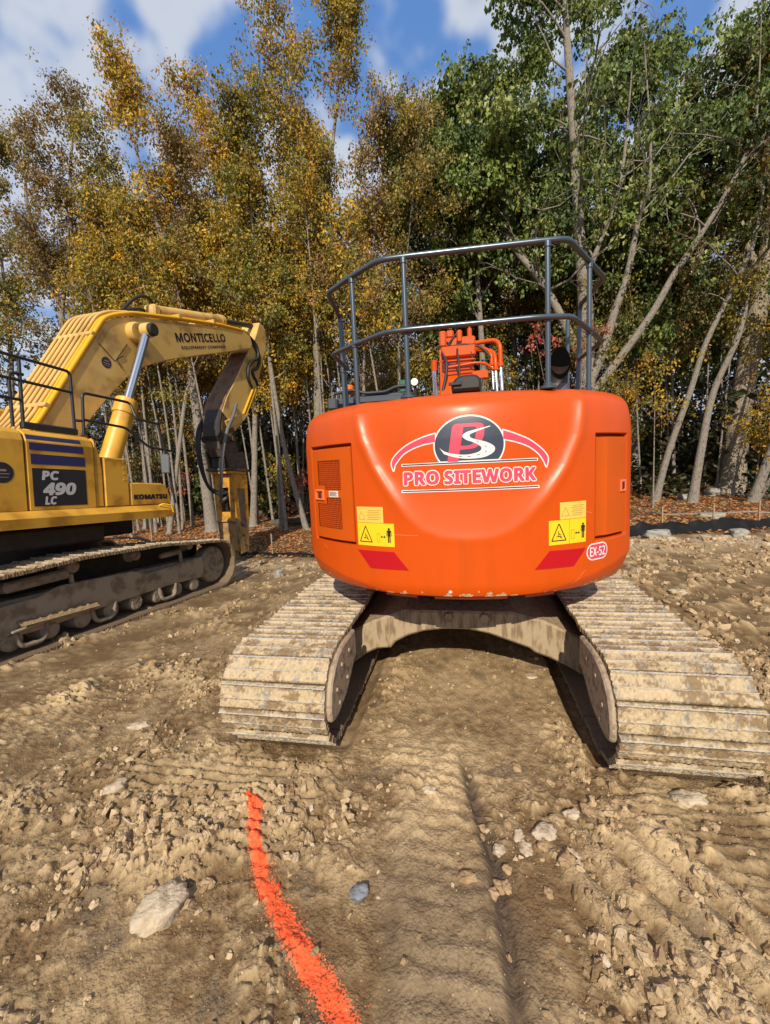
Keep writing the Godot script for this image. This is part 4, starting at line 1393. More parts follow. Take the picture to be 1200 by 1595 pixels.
	mb.box(at(-1.1, 2.83, -1.0), Vector3(0.95, 0.10, 1.3), 0.04)
	mb.box(at(-1.5, 2.80, -0.3), Vector3(0.12, 0.14, 0.12), 0.02)
	put(mb, "cab_roof", M.grey_paint, cab)
	mb = MB.new()
	mb.tube(bent(V3([-1.56, 2.97, -0.55, -1.30, 3.0, -0.55, -1.16, 2.945, -0.55, -0.88, 2.945, -0.55, -0.76, 3.0, -0.55, -0.62, 3.0, -0.55]), 0.06), 0.022, 10)
	mb.tube(V3([-1.4, 2.9, -0.6, -0.62, 2.915, -0.6]), 0.03, 10)
	mb.tube(V3([-1.5, 2.85, -0.55, -1.5, 2.98, -0.55]), 0.02, 8)
	put(mb, "cab_rear_guard", M.black_paint, cab)
	mb = MB.new(); mb.disc(at(-1.37, 3.02, -0.62), 0.055, 0.11, 16, 0.01); put(mb, "amber_beacon", M.amber, cab)
	mb = MB.new(); mb.box(at(-0.67, 3.0, -0.6), Vector3(0.09, 0.16, 0.08), 0.015); put(mb, "green_lamp", M.green_plastic, cab)
	for q in [-1.47, -0.53]:
		mb = MB.new(); mb.box(at(q, 2.4, -1.0), Vector3(0.01, 0.6, 1.2), 0.004); put(mb, "cab_window", M.glass, cab)
# ---------------------------------------------------------------- yellow excavator
func xprism(mb: MB, zy: Array, x0: float, x1: float, ch := 0.015) -> void:
	mb.prism(side((x0 + x1) * 0.5), V2(zy), x1 - x0, ch)

func zprism(mb: MB, xy: Array, z0: float, z1: float, ch := 0.015) -> void:
	mb.prism(at(0, 0, (z0 + z1) * 0.5), V2(xy), z1 - z0, ch)

func build_yellow_machine() -> void:
	var t := root("excavator", "yellow excavator with a hydraulic breaker, parked by the wood", "excavator", Vector3(-6.746, -0.137, -0.693))
	t.rotation = Vector3(-0.063, -0.075, 0)
	var mb: MB
	# tracks
	for k in 2:
		var sx := 1.0 if k == 0 else -1.0
		var tr := sub("track", t)
		var pth := track_path(2.15, 0.5, 0.50, -2.15, 0.5, 0.47, 0.11)
		lay_shoes(tr, pth, sx * 1.47, 0.7, 0.216, 1.25, M.shoe_dark)
		mb = MB.new()
		xprism(mb, [2.0, 0.28, 2.0, 0.62, 1.2, 0.66, 0.9, 0.74, -0.2, 0.72, -0.5, 0.62, -1.2, 0.66, -1.83, 0.70, -1.83, 0.30, -1.0, 0.33, 0.2, 0.30, 1.2, 0.25], sx * 1.62 - 0.03, sx * 1.62 + 0.03, 0.012)
		mb.box(at(sx * 1.4, 0.5, 0), Vector3(0.3, 0.36, 4.0), 0.03)
		mb.box(Transform3D(Basis(Vector3.RIGHT, 0.06), Vector3(sx * 1.66, 0.36, 1.1)), Vector3(0.12, 0.03, 0.9), 0.01)
		put(mb, "track_frame", M.mud_steel_dark, tr)
		mb = MB.new()
		mb.box(at(sx * 1.22, 0.62, 0), Vector3(0.1, 0.72, 4.3), 0.02)
		put(mb, "added_dark_fill", M.black_grease, tr)  # added black box blocking the bright view through, keeps the track interior dark
		mb = MB.new()
		for q in [[1.56, 0.86, 1.15, 0.16, 0.13, 0.8], [1.6, 0.7, 0.72, 0.06, 0.34, 0.05], [1.6, 0.62, 1.62, 0.06, 0.3, 0.08], [1.56, 0.86, -1.1, 0.1, 0.09, 0.5], [1.58, 0.74, -1.32, 0.06, 0.24, 0.06]]:
			mb = MB.new()
			mb.box(Transform3D(Basis.from_euler(Vector3(0.04, 0.03, 0.08)), Vector3(sx * q[0], q[1], q[2])), Vector3(q[3], q[4], q[5]), 0.03)
			put(mb, "step_iron", M.mud_dark2, tr)
		mb = MB.new()
		var nz := noise(300, 6.0, 3)
		var rows := []
		for i in 6:
			var row := PackedVector3Array()
			for j in 30:
				var z := 0.45 + j * 0.035
				row.push_back(Vector3(sx * (1.60 + i * 0.028), 0.37 + (z - 1.0) * 0.02 + (0.05 + 0.05 * nz.get_noise_2d(z * 3.0, i)) * sin(PI * i / 5.0), z))
			rows.push_back(row)
		mb.grid(rows)
		put(mb, "mud_heap", M.clod_plain, tr)
		mb = MB.new()
		mb.disc(Transform3D(Basis(Vector3.BACK, PI / 2), Vector3(sx * 1.5, 0.49, -2.17)), 0.36, 0.24, 36, 0.03)
		mb.disc(Transform3D(Basis(Vector3.BACK, PI / 2), Vector3(sx * 1.63, 0.49, -2.17)), 0.13, 0.06, 20, 0.02)
		put(mb, "idler", M.mud_dark2, tr)
		mb = MB.new(); mb.disc(Transform3D(Basis(Vector3.BACK, PI / 2), Vector3(sx * 1.5, 0.5, 2.15)), 0.4, 0.24, 24, 0.03); put(mb, "sprocket", M.mud_dark2, tr)
		for z in [0.72, -0.3, -1.5]:
			mb = MB.new()
			mb.disc(Transform3D(Basis(Vector3.BACK, PI / 2), Vector3(sx * 1.56, 0.96, z)), 0.085, 0.2, 18, 0.02)
			mb.disc(Transform3D(Basis(Vector3.BACK, PI / 2), Vector3(sx * 1.5, 0.96, z)), 0.11, 0.06, 18, 0.02)
			put(mb, "carrier_roller", M.mud_dark2, tr)
		for i in 8:
			mb = MB.new()
			mb.disc(Transform3D(Basis(Vector3.BACK, PI / 2), Vector3(sx * 1.5, 0.215, 1.5 - i * 0.44)), 0.125, 0.3, 18, 0.03)
			put(mb, "track_roller", M.mud_dark2, tr)
		for z in [1.3, 0.32, -0.9]:
			mb = MB.new()
			mb.tube(bent(V3([sx * 1.64, 0.34, z + 0.19, sx * 1.66, 0.12, z + 0.15, sx * 1.66, 0.12, z - 0.15, sx * 1.64, 0.34, z - 0.19]), 0.1), 0.032, 8)
			put(mb, "roller_guard", M.mud_dark2, tr)
	mb = MB.new()
	mb.box(at(0, 0.72, 0), Vector3(2.2, 0.5, 1.9), 0.06)
	mb.disc(at(0, 1.15, 0), 0.85, 0.5, 40, 0.02)
	mb.box(at(0.45, 1.36, 1.5), Vector3(1.9, 0.26, 3.0), 0.03)
	mb.box(at(0, 1.36, 0.2), Vector3(1.6, 0.26, 2.6), 0.03)
	put(mb, "car_body", M.black_grease, t)
	# skirt, panels, tool boxes, rear weight
	mb = MB.new()
	zprism(mb, [-1.5, 1.5, 1.62, 1.52, 1.63, 1.645, 1.5, 1.735, -1.5, 1.74], -1.17, 3.0, 0.012)
	var sk := put(mb, "side_skirt", M.yellow, t)
	mb = MB.new(); mb.tube(bent(V3([1.55, 1.72, -0.92, 1.60, 1.75, -0.95, 1.66, 1.72, -1.08, 1.66, 1.60, -1.12]), 0.03), 0.016, 8); put(mb, "tie_down_loop", M.yellow_bright, sk)
	var section := [0.3, 1.74, 1.5, 1.74, 1.5, 2.62, 1.47, 2.71, 1.40, 2.765, 1.3, 2.785, 0.3, 2.79]
	mb = MB.new()
	zprism(mb, section, 0.20, 1.115, 0.012)
	var p1 := put(mb, "side_panel", M.yellow, t)
	mb = MB.new()
	zprism(mb, section, 1.135, 3.0, 0.012)
	var p2 := put(mb, "side_panel", M.yellow, t)
	mb = MB.new()
	xprism(mb, [0.19, 1.74, 0.19, 2.75, 0.14, 2.66, 0.085, 2.5, 0.06, 2.3, 0.06, 1.74], 0.9, 1.49, 0.02)
	put(mb, "panel_edge", M.yellow, t)
	mb = MB.new()
	xprism(mb, [0.05, 1.74, 0.05, 2.49, -0.33, 2.49, -0.37, 2.46, -0.385, 2.1, -0.385, 1.74], 0.75, 1.5, 0.02)
	for i in 4:
		mb.disc(Transform3D(Basis(Vector3.BACK, PI / 2), Vector3(1.502, 2.16 + i * 0.09, -0.29)), 0.012, 0.012, 8, 0.003)
	put(mb, "fuel_tank", M.yellow, t)
	mb = MB.new()
	xprism(mb, [-0.40, 1.74, -0.40, 2.115, -1.06, 2.11, -1.14, 2.08, -1.2, 2.0, -1.26, 1.82, -1.26, 1.74], 0.75, 1.5, 0.02)
	var tb := put(mb, "tool_box", M.yellow, t)
	mb = MB.new()
	mb.box(at(0, 2.15, 3.4), Vector3(3.0, 1.3, 0.8), 0.12)
	put(mb, "rear_weight", M.yellow, t)
	mb = MB.new()
	mb.box(at(-0.6, 2.2, 1.6), Vector3(1.8, 0.95, 2.8), 0.06)
	put(mb, "engine_cover", M.yellow, t)
	# print on the panels (z runs towards the left of the side)
	var on15 := func(p: Vector2, off: float) -> Vector3: return Vector3(1.5 + off, p.y, -p.x)
	for q in [[-1.10, 2.645, -0.385, 2.70], [-1.075, 2.51, -0.36, 2.605], [-1.065, 2.33, -0.345, 2.46]]:
		mb = MB.new()
		for y in 4:
			var y0 := lerpf(q[1], q[3], y / 4.0)
			var y1 := lerpf(q[1], q[3], (y + 1) / 4.0)
			var f := func(yy: float) -> float: return 0.0 if yy < 2.62 else lerpf(0.0, -0.03, (yy - 2.62) / 0.09) if yy < 2.71 else -0.05
			var e := [Vector3(1.5028 + f.call(y0), y0, -q[0]), Vector3(1.5028 + f.call(y0), y0, -q[2]), Vector3(1.5028 + f.call(y1), y1, -q[2]), Vector3(1.5028 + f.call(y1), y1, -q[0])]
			mb.face(e, Vector3.RIGHT)
		put(mb, "blue_stripe", M.blue_print, p1)
	mb = MB.new(); stick(mb, poly_tris(rect(-1.06, 1.79, -0.345, 2.28), 0.5), on15, 0.0025)
	var bp := put(mb, "black_panel", M.black_print, p1)
	mb = MB.new()
	letters(mb, fit(text_tris("PC"), Vector2(-0.945, 2.135), Vector2(0.2, 0.112), 0.15), on15, 0.0045, 0.006)
	letters(mb, fit(text_tris("LC"), Vector2(-0.925, 1.812), Vector2(0.135, 0.1), 0.15), on15, 0.0045, 0.005)
	letters(mb, fit(text_tris("490"), Vector2(-0.945, 1.938), Vector2(0.42, 0.155), 0.2), on15, 0.0045, 0.008)
	put(mb, "model_lettering", M.silver_print, bp)
	mb = MB.new(); letters(mb, fit(text_tris("KOMATSU"), Vector2(0.465, 1.845), Vector2(0.69, 0.072)), on15, 0.0025, 0.007)
	put(mb, "maker_lettering", M.navy_dark, tb)
	mb = MB.new(); stick(mb, poly_tris(circle(Vector2(-1.395, 2.21), 0.125, 32)), on15, 0.0025)
	var bd := put(mb, "round_badge", M.black_print, p2)
	mb = MB.new()
	stick(mb, poly_tris(rect(-1.47, 2.19, -1.32, 2.2)), on15, 0.004)
	stick(mb, poly_tris(rect(-1.46, 2.15, -1.33, 2.157)), on15, 0.004)
	stick(mb, poly_tris(rect(-1.44, 2.225, -1.35, 2.25)), on15, 0.004)
	put(mb, "badge_print", M.badge_print, bd)
	# hand rails on the hood and in front of it
	var rails := sub("hand_rail", t)
	for q in [[1.35, 3.70, 2.4, 1.35, 3.68, 0.36, 1.35, 2.79, 0.34], [1.35, 3.41, 2.4, 1.35, 3.39, 0.34], [1.35, 3.16, 2.4, 1.35, 3.15, 1.01], [1.35, 3.69, 1.02, 1.35, 2.8, 1.02], [1.35, 3.48, 0.98, 1.35, 3.47, 1.15, 1.35, 2.8, 1.14], [1.4, 2.79, 0.25, 1.4, 3.41, 0.235, 1.42, 3.42, -0.56, 1.55, 3.15, -0.55, 1.58, 3.12, -0.97], [1.4, 3.02, 0.25, 1.42, 3.0, -0.45, 1.5, 2.72, -0.82, 1.58, 2.68, -1.28], [1.58, 3.13, -0.95, 1.6, 2.62, -1.08, 1.62, 1.75, -1.22], [1.35, 3.0, 0.34, 1.4, 3.0, 0.25]]:
		mb = MB.new(); mb.tube(bent(V3(q), 0.07), 0.021, 8); put(mb, "rail", M.black_rail, rails)
	mb = MB.new(); mb.box(at(1.35, 2.835, 0.68), Vector3(0.07, 0.09, 0.74), 0.015); put(mb, "toe_board", M.black_paint, rails)
	mb = MB.new()
	mb.prism(Transform3D(Basis(Vector3.UP, 0.35), Vector3(1.62, 2.43, -1.04)), V2([-0.07, -0.15, 0.07, -0.15, 0.08, 0.14, 0.05, 0.18, -0.05, 0.18, -0.08, 0.14]), 0.05, 0.015)
	put(mb, "mirror", M.grey_pipe, rails)
	# boom
	var boom := sub("boom", t)
	mb = MB.new()
	var outline := [0.55, 2.3, 0.09, 3.08, -0.5, 4.03, -1.12, 5.06, -1.33, 5.2, -1.51, 5.29, -1.73, 5.38, -3.09, 5.78, -4.55, 6.19, -5.25, 6.36, -5.55, 6.46, -5.82, 6.42, -5.92, 6.2, -5.78, 6.05, -4.78, 5.65, -3.47, 5.15, -2.62, 4.81, -2.17, 4.6, -1.82, 4.4, -1.5, 4.14, -1.15, 3.76, -0.76, 3.31, -0.4, 2.75, -0.12, 2.2, 0.2, 1.95]
	xprism(mb, outline, -0.42, 0.42, 0.02)
	put(mb, "boom_body", M.yellow_boom, boom)
	mb = MB.new()
	mb.disc(Transform3D(Basis(Vector3.BACK, PI / 2), Vector3(0.0, 5.07, -1.72)), 0.19, 1.1, 24, 0.03)
	put(mb, "cylinder_boss", M.yellow_boom, boom)
	for k in 6:
		var x := -0.36 + k * 0.125
		mb = MB.new()
		mb.tube(bent(V3([x * 0.8, 2.55, 0.75, x, 2.9, 0.38, x, 3.15, 0.16, x, 4.05, -0.40, x, 5.16, -1.07, x, 5.33, -1.3, x, 5.50, -1.75]), 0.12), 0.029, 8)
		put(mb, "oil_pipe", M.yellow_boom, boom)
	for k in 2:
		var x := 0.40 - k * 0.1
		mb = MB.new()
		mb.tube(bent(V3([x, 2.62, 0.7, x, 2.86, 0.35, x, 3.08, 0.15, x, 4.05, -0.44, x, 5.12, -1.10, x, 5.26, -1.32, x, 5.45, -1.72, x, 5.85, -3.05, x, 6.25, -4.5, x, 6.42, -5.3, x - 0.05, 6.5, -5.75]), 0.12), 0.042 - 0.01 * k, 8)
		put(mb, "oil_pipe", M.yellow_bright, boom)
	for q in [[4.75, -0.86], [3.35, 0.02], [5.88, -3.0], [6.22, -4.2]]:
		mb = MB.new()
		mb.box(Transform3D(Basis(Vector3.RIGHT, 1.0 if q[0] < 5.0 else 0.28), Vector3(0.02, q[0], q[1])), Vector3(0.84, 0.09, 0.08), 0.01)
		put(mb, "pipe_clamp", M.yellow_boom, boom)
	var onb := func(p: Vector2, off: float) -> Vector3: return Vector3(0.42 + off, p.y, -p.x)
	mb = MB.new()
	letters(mb, fit(text_tris("MONTICELLO", false), Vector2(2.88, 5.285), Vector2(1.86, 0.175), 0.0, 0.322), onb, 0.003, 0.010)
	letters(mb, fit(text_tris("EQUIPMENT COMPANY", false), Vector2(3.03, 5.155), Vector2(1.7, 0.075), 0.0, 0.322), onb, 0.003, 0.004)
	put(mb, "owner_lettering", M.ink, boom)
	mb = MB.new(); stick(mb, poly_tris(circle(Vector2(1.085, 4.32), 0.1, 28)), onb, 0.003)
	var bb := put(mb, "round_badge", M.black_print, boom)
	mb = MB.new()
	stick(mb, poly_tris(rect(1.02, 4.30, 1.15, 4.312)), onb, 0.0045); stick(mb, poly_tris(rect(1.04, 4.345, 1.13, 4.36)), onb, 0.0045); stick(mb, poly_tris(rect(1.03, 4.265, 1.14, 4.272)), onb, 0.0045)
	put(mb, "badge_print", M.badge_print, bb)
	for q in [[0.42, 4.62, -0.95, 4.4, -1.25, 4.55, -1.45], [0.42, 4.3, -1.4, 4.45, -1.3, 4.8, -1.55]]:
		mb = MB.new(); mb.tube(V3([0.428, q[1], q[2], 0.428, q[3], q[4], 0.428, q[5], q[6]]), 0.008, 6); put(mb, "grease_line", M.rubber, boom)
	for sx in [1.0, -1.0]:
		var cy := sub("boom_cylinder", t)
		mb = MB.new()
		mb.tube(V3([sx * 0.72, 2.0, -0.55, sx * 0.735, 2.6, -0.77, sx * 0.75, 3.38, -1.07]), 0.165, 20)
		mb.tube(V3([sx * 0.75, 3.36, -1.06, sx * 0.752, 3.62, -1.155]), 0.185, 20)
		put(mb, "barrel", M.yellow, cy)
		mb = MB.new(); mb.tube(V3([sx * 0.752, 3.6, -1.15, sx * 0.76, 4.95, -1.66]), 0.075, 16); put(mb, "rod", M.chrome, cy)
		mb = MB.new()
		mb.disc(Transform3D(Basis(Vector3.BACK, PI / 2), Vector3(sx * 0.76, 5.07, -1.71)), 0.135, 0.2, 20, 0.03)
		put(mb, "rod_eye", M.yellow_boom, cy)
		mb = MB.new()
		mb.disc(Transform3D(Basis(Vector3.BACK, PI / 2), Vector3(sx * 0.88, 5.07, -1.71)), 0.12, 0.1, 20, 0.02)
		put(mb, "pin", M.black_grease, cy)
	# cylinder that lies on the boom
	var ac := sub("arm_cylinder", t)
	mb = MB.new()
	mb.tube(V3([0.05, 5.92, -2.72, 0.05, 6.58, -4.95]), 0.135, 20)
	mb.tube(V3([0.05, 6.56, -4.9, 0.05, 6.60, -5.05]), 0.155, 20)
	mb.box(at(0.05, 5.86, -2.62), Vector3(0.3, 0.3, 0.2), 0.04)
	put(mb, "barrel", M.yellow_boom, ac)
	mb = MB.new(); mb.tube(V3([0.05, 6.6, -5.05, 0.05, 7.0, -6.5]), 0.07, 14); put(mb, "rod", M.black_grease, ac)
	for k in 2:
		mb = MB.new()
		mb.tube(curve(V3([0.05 - 0.12 * k, 5.6, -1.85, 0.05 - 0.12 * k, 5.95 - 0.2 * k, -2.15, 0.06 - 0.12 * k, 6.12 - 0.25 * k, -2.42, 0.06 - 0.1 * k, 6.08 - 0.2 * k, -2.62, 0.06, 5.95, -2.74]), 6), 0.034, 8)
		put(mb, "hydraulic_hose", M.rubber, ac)
	# arm
	var arm := sub("arm", t)
	mb = MB.new()
	xprism(mb, [-6.55, 7.09, -6.78, 7.08, -6.88, 6.97, -6.89, 6.44, -6.74, 6.15, -6.36, 5.55, -6.08, 5.0, -5.78, 4.45, -5.4, 3.9, -5.05, 3.6, -4.85, 3.42, -4.55, 3.42, -4.42, 3.6, -4.5, 4.0, -4.74, 4.47, -5.3, 5.2, -5.86, 5.98, -5.95, 6.1, -6.05, 6.25, -6.25, 6.5], -0.3, 0.3, 0.02)
	put(mb, "arm_body", M.yellow_boom, arm)
	mb = MB.new()
	xprism(mb, [-4.5, 4.0, -4.74, 4.47, -5.3, 5.2, -5.86, 5.98, -5.845, 5.99, -5.28, 5.215, -4.715, 4.48, -4.475, 4.0], -0.285, 0.285, 0.004)
	put(mb, "rusty_underside", M.rust, arm)
	mb = MB.new()
	xprism(mb, [-4.5, 4.12, -4.95, 3.8, -5.1, 3.62, -4.9, 3.36, -4.66, 3.24, -4.45, 3.26, -4.34, 3.42, -4.36, 3.75], -0.2, 0.30, 0.04)
	put(mb, "greasy_arm_foot", M.black_grease, arm)
	for q in [[-6.15, 5.0, -5.52, 4.05], [-6.0, 4.95, -5.4, 4.05]]:
		mb = MB.new(); mb.tube(V3([0.31, q[1], q[0], 0.31, q[3], q[2]]), 0.035, 8); put(mb, "oil_pipe", M.yellow_bright, arm)
	var bc := sub("bucket_cylinder", arm)
	mb = MB.new(); mb.tube(V3([0, 6.2, -6.95, 0, 4.6, -6.2]), 0.14, 18); put(mb, "barrel", M.yellow_boom, bc)
	mb = MB.new(); mb.tube(V3([0, 4.6, -6.2, 0, 3.9, -5.65]), 0.075, 12); put(mb, "rod", M.chrome, bc)
	for q in [[0.28, 6.55, -5.7, 0.36, 6.3, -6.2, 0.38, 5.95, -6.25, 0.36, 5.75, -5.95, 0.36, 5.5, -5.75, 0.34, 5.2, -5.75, 0.31, 5.0, -5.95], [0.26, 6.5, -5.75, 0.33, 6.1, -6.35, 0.34, 5.7, -6.3, 0.34, 5.5, -6.0, 0.33, 5.35, -6.05, 0.31, 5.25, -6.2, 0.3, 5.15, -6.3]]:
		mb = MB.new(); mb.tube(curve(V3(q), 5), 0.045, 8); put(mb, "hydraulic_hose", M.rubber, arm)
	# linkage, coupler and breaker
	var bk := sub("hydraulic_breaker", t)
	mb = MB.new()
	xprism(mb, [-4.58, 3.82, -4.7, 3.62, -5.4, 3.95, -5.56, 4.08, -5.42, 4.18], 0.3, 0.36, 0.012)
	xprism(mb, [-4.58, 3.82, -4.7, 3.62, -5.4, 3.95, -5.56, 4.08, -5.42, 4.18], -0.36, -0.3, 0.012)
	put(mb, "link_arm", M.yellow_boom, bk)
	mb = MB.new()
	xprism(mb, [-4.4, 3.46, -4.55, 3.32, -4.75, 3.36, -5.0, 3.54, -5.12, 3.48, -5.3, 3.14, -5.3, 2.92, -4.6, 2.9, -4.46, 3.1], -0.2, 0.22, 0.02)
	for q in [[-4.5, 3.36], [-4.98, 3.42]]:
		mb.disc(Transform3D(Basis(Vector3.BACK, PI / 2), Vector3(0, q[1], q[0])), 0.095, 0.62, 18, 0.02)
	put(mb, "coupler", M.brown_steel, bk)
	for x in [0.3, -0.3]:
		mb = MB.new()
		xprism(mb, [-4.56, 3.03, -4.6, 2.9, -4.72, 2.6, -5.5, 2.6, -5.44, 3.0, -5.3, 3.08, -4.9, 2.98, -4.65, 3.08], x - 0.03, x + 0.03, 0.01)
		put(mb, "bracket_ear", M.brown_steel, bk)
	mb = MB.new(); mb.box(at(0, 2.565, -5.12), Vector3(0.74, 0.07, 1.02), 0.012); put(mb, "top_plate", M.brown_steel, bk)
	mb = MB.new(); mb.box(at(0, 2.49, -5.05), Vector3(0.68, 0.075, 0.78), 0.01); put(mb, "yellow_flange", M.breaker_yellow, bk)
	mb = MB.new(); mb.box(at(0, 2.75, -5.0), Vector3(0.4, 0.3, 0.7), 0.02); put(mb, "coupler_core", M.black_grease, bk)
	for x in [0.29, -0.29]:
		mb = MB.new()
		xprism(mb, [-4.915, 1.2, -4.92, 1.15, -5.08, 0.24, -5.44, 0.28, -5.50, 1.2], x - 0.025, x + 0.025, 0.01)
		put(mb, "muddy_side_plate", M.breaker_mud, bk)
		mb = MB.new()
		xprism(mb, [-4.80, 2.45, -4.86, 1.9, -4.914, 1.205, -5.50, 1.205, -5.50, 2.45], x - 0.025, x + 0.025, 0.006)
		var pl := put(mb, "side_plate", M.breaker_yellow, bk)
		mb = MB.new()
		var sg := signf(x)
		xprism(mb, [-5.0, 2.05, -5.10, 1.0, -5.36, 0.95, -5.34, 2.06], x + sg * 0.018 - 0.01, x + sg * 0.018 + 0.012, 0.004)
		put(mb, "slot", M.slot_rust, pl)
		for q in [[-5.2, 0.75], [-5.24, 0.5]]:
			mb = MB.new(); mb.disc(Transform3D(Basis(Vector3.BACK, PI / 2), Vector3(x + sg * 0.03, q[1], q[0])), 0.04, 0.03, 8, 0.006); put(mb, "bolt", M.slot_rust, pl)
	mb = MB.new()
	mb.box(Transform3D(Basis(Vector3.RIGHT, 0.07), Vector3(0, 2.28, -4.86)), Vector3(0.54, 0.4, 0.06), 0.01)
	mb.box(Transform3D(Basis(Vector3.RIGHT, 0.07), Vector3(-0.2, 1.75, -4.89)), Vector3(0.12, 0.8, 0.06), 0.01)
	mb.box(Transform3D(Basis(Vector3.RIGHT, 0.07), Vector3(0.2, 1.75, -4.89)), Vector3(0.12, 0.8, 0.06), 0.01)
	mb.box(Transform3D(Basis(Vector3.RIGHT, 0.07), Vector3(0.0, 1.3, -4.93)), Vector3(0.54, 0.24, 0.06), 0.01)
	put(mb, "rear_plate", M.breaker_yellow, bk)
	mb = MB.new()
	mb.box(Transform3D(Basis(Vector3.RIGHT, 0.13), Vector3(0.0, 0.78, -5.01)), Vector3(0.52, 0.9, 0.06), 0.01)
	mb.box(at(0, 1.17, -4.93), Vector3(0.6, 0.05, 0.1), 0.01)
	put(mb, "muddy_rear_plate", M.breaker_mud, bk)
	mb = MB.new(); mb.tube(V3([0, 2.4, -5.15, 0, 0.5, -5.25]), 0.2, 18); put(mb, "breaker_body", M.black_grease, bk)
	mb = MB.new(); mb.tube(V3([0, 0.6, -5.25, 0, 0.02, -5.28, 0, -0.25, -5.3]), PackedFloat32Array([0.085, 0.08, 0.03]), 14); put(mb, "tool_point", M.mud_steel, bk)
	for q in [[0.34, 4.35, -5.1, 0.4, 4.0, -4.85, 0.42, 3.6, -4.55, 0.42, 3.1, -4.35, 0.4, 2.6, -4.25, 0.36, 2.15, -4.25, 0.25, 1.85, -4.35, 0.1, 1.72, -4.6, 0.05, 1.8, -4.85], [-0.2, 4.2, -4.8, -0.27, 3.8, -4.5, -0.27, 3.3, -4.3, -0.27, 2.7, -4.35, -0.22, 2.2, -4.45, -0.1, 2.0, -4.6, 0.0, 2.0, -4.85], [-0.2, 4.2, -4.75, -0.32, 3.7, -4.4, -0.34, 3.2, -4.3, -0.3, 2.6, -4.35, -0.2, 2.1, -4.5, -0.02, 1.92, -4.65, 0.1, 1.95, -4.85]]:
		mb = MB.new(); mb.tube(curve(V3(q), 5), 0.042, 10); put(mb, "hydraulic_hose", M.rubber_grey if q[0] > 0 else M.rubber, bk)
	# cab on the far side
	var cab := sub("cab", t)
	mb = MB.new(); xprism(mb, [0.25, 1.74, 0.25, 3.3, 0.1, 3.38, -1.3, 3.35, -1.55, 3.0, -1.65, 1.74], -1.5, -0.55, 0.04); put(mb, "cab_body", M.yellow, cab)
	mb = MB.new(); xprism(mb, [0.1, 2.5, 0.1, 3.2, -1.2, 3.2, -1.42, 2.9, -1.5, 2.4], -0.555, -0.535, 0.004); put(mb, "cab_window", M.glass_dark, cab)
# ---------------------------------------------------------------- the wood
var leaf_fine: ArrayMesh
var leaf_broad: ArrayMesh

func leaf_spray(s: int, count: int, reach: float, size: float, droop: float) -> ArrayMesh:
	var r := RandomNumberGenerator.new()
	r.seed = s
	var mb := MB.new()
	for k in count:
		var p := Vector3(r.randfn(), r.randfn() * 0.7, r.randfn()) * reach * 0.55
		var d := Vector3(r.randf_range(-1, 1), r.randf_range(-1, 0.5) - droop, r.randf_range(-1, 1)).normalized()
		var w := d.cross(Vector3(r.randf_range(-1, 1), r.randf_range(-1, 1), r.randf_range(-1, 1))).normalized()
		var l := size * r.randf_range(0.7, 1.3)
		var q := l * 0.34
		var f := d.cross(w) * l * 0.12
		var sh := r.randf_range(0.75, 1.2)
		mb.col = Color(sh, sh, sh)
		mb.tri(p, p + d * l * 0.5 + w * q + f, p + d * l)
		mb.tri(p, p + d * l, p + d * l * 0.5 - w * q + f)
	return mb.mesh()

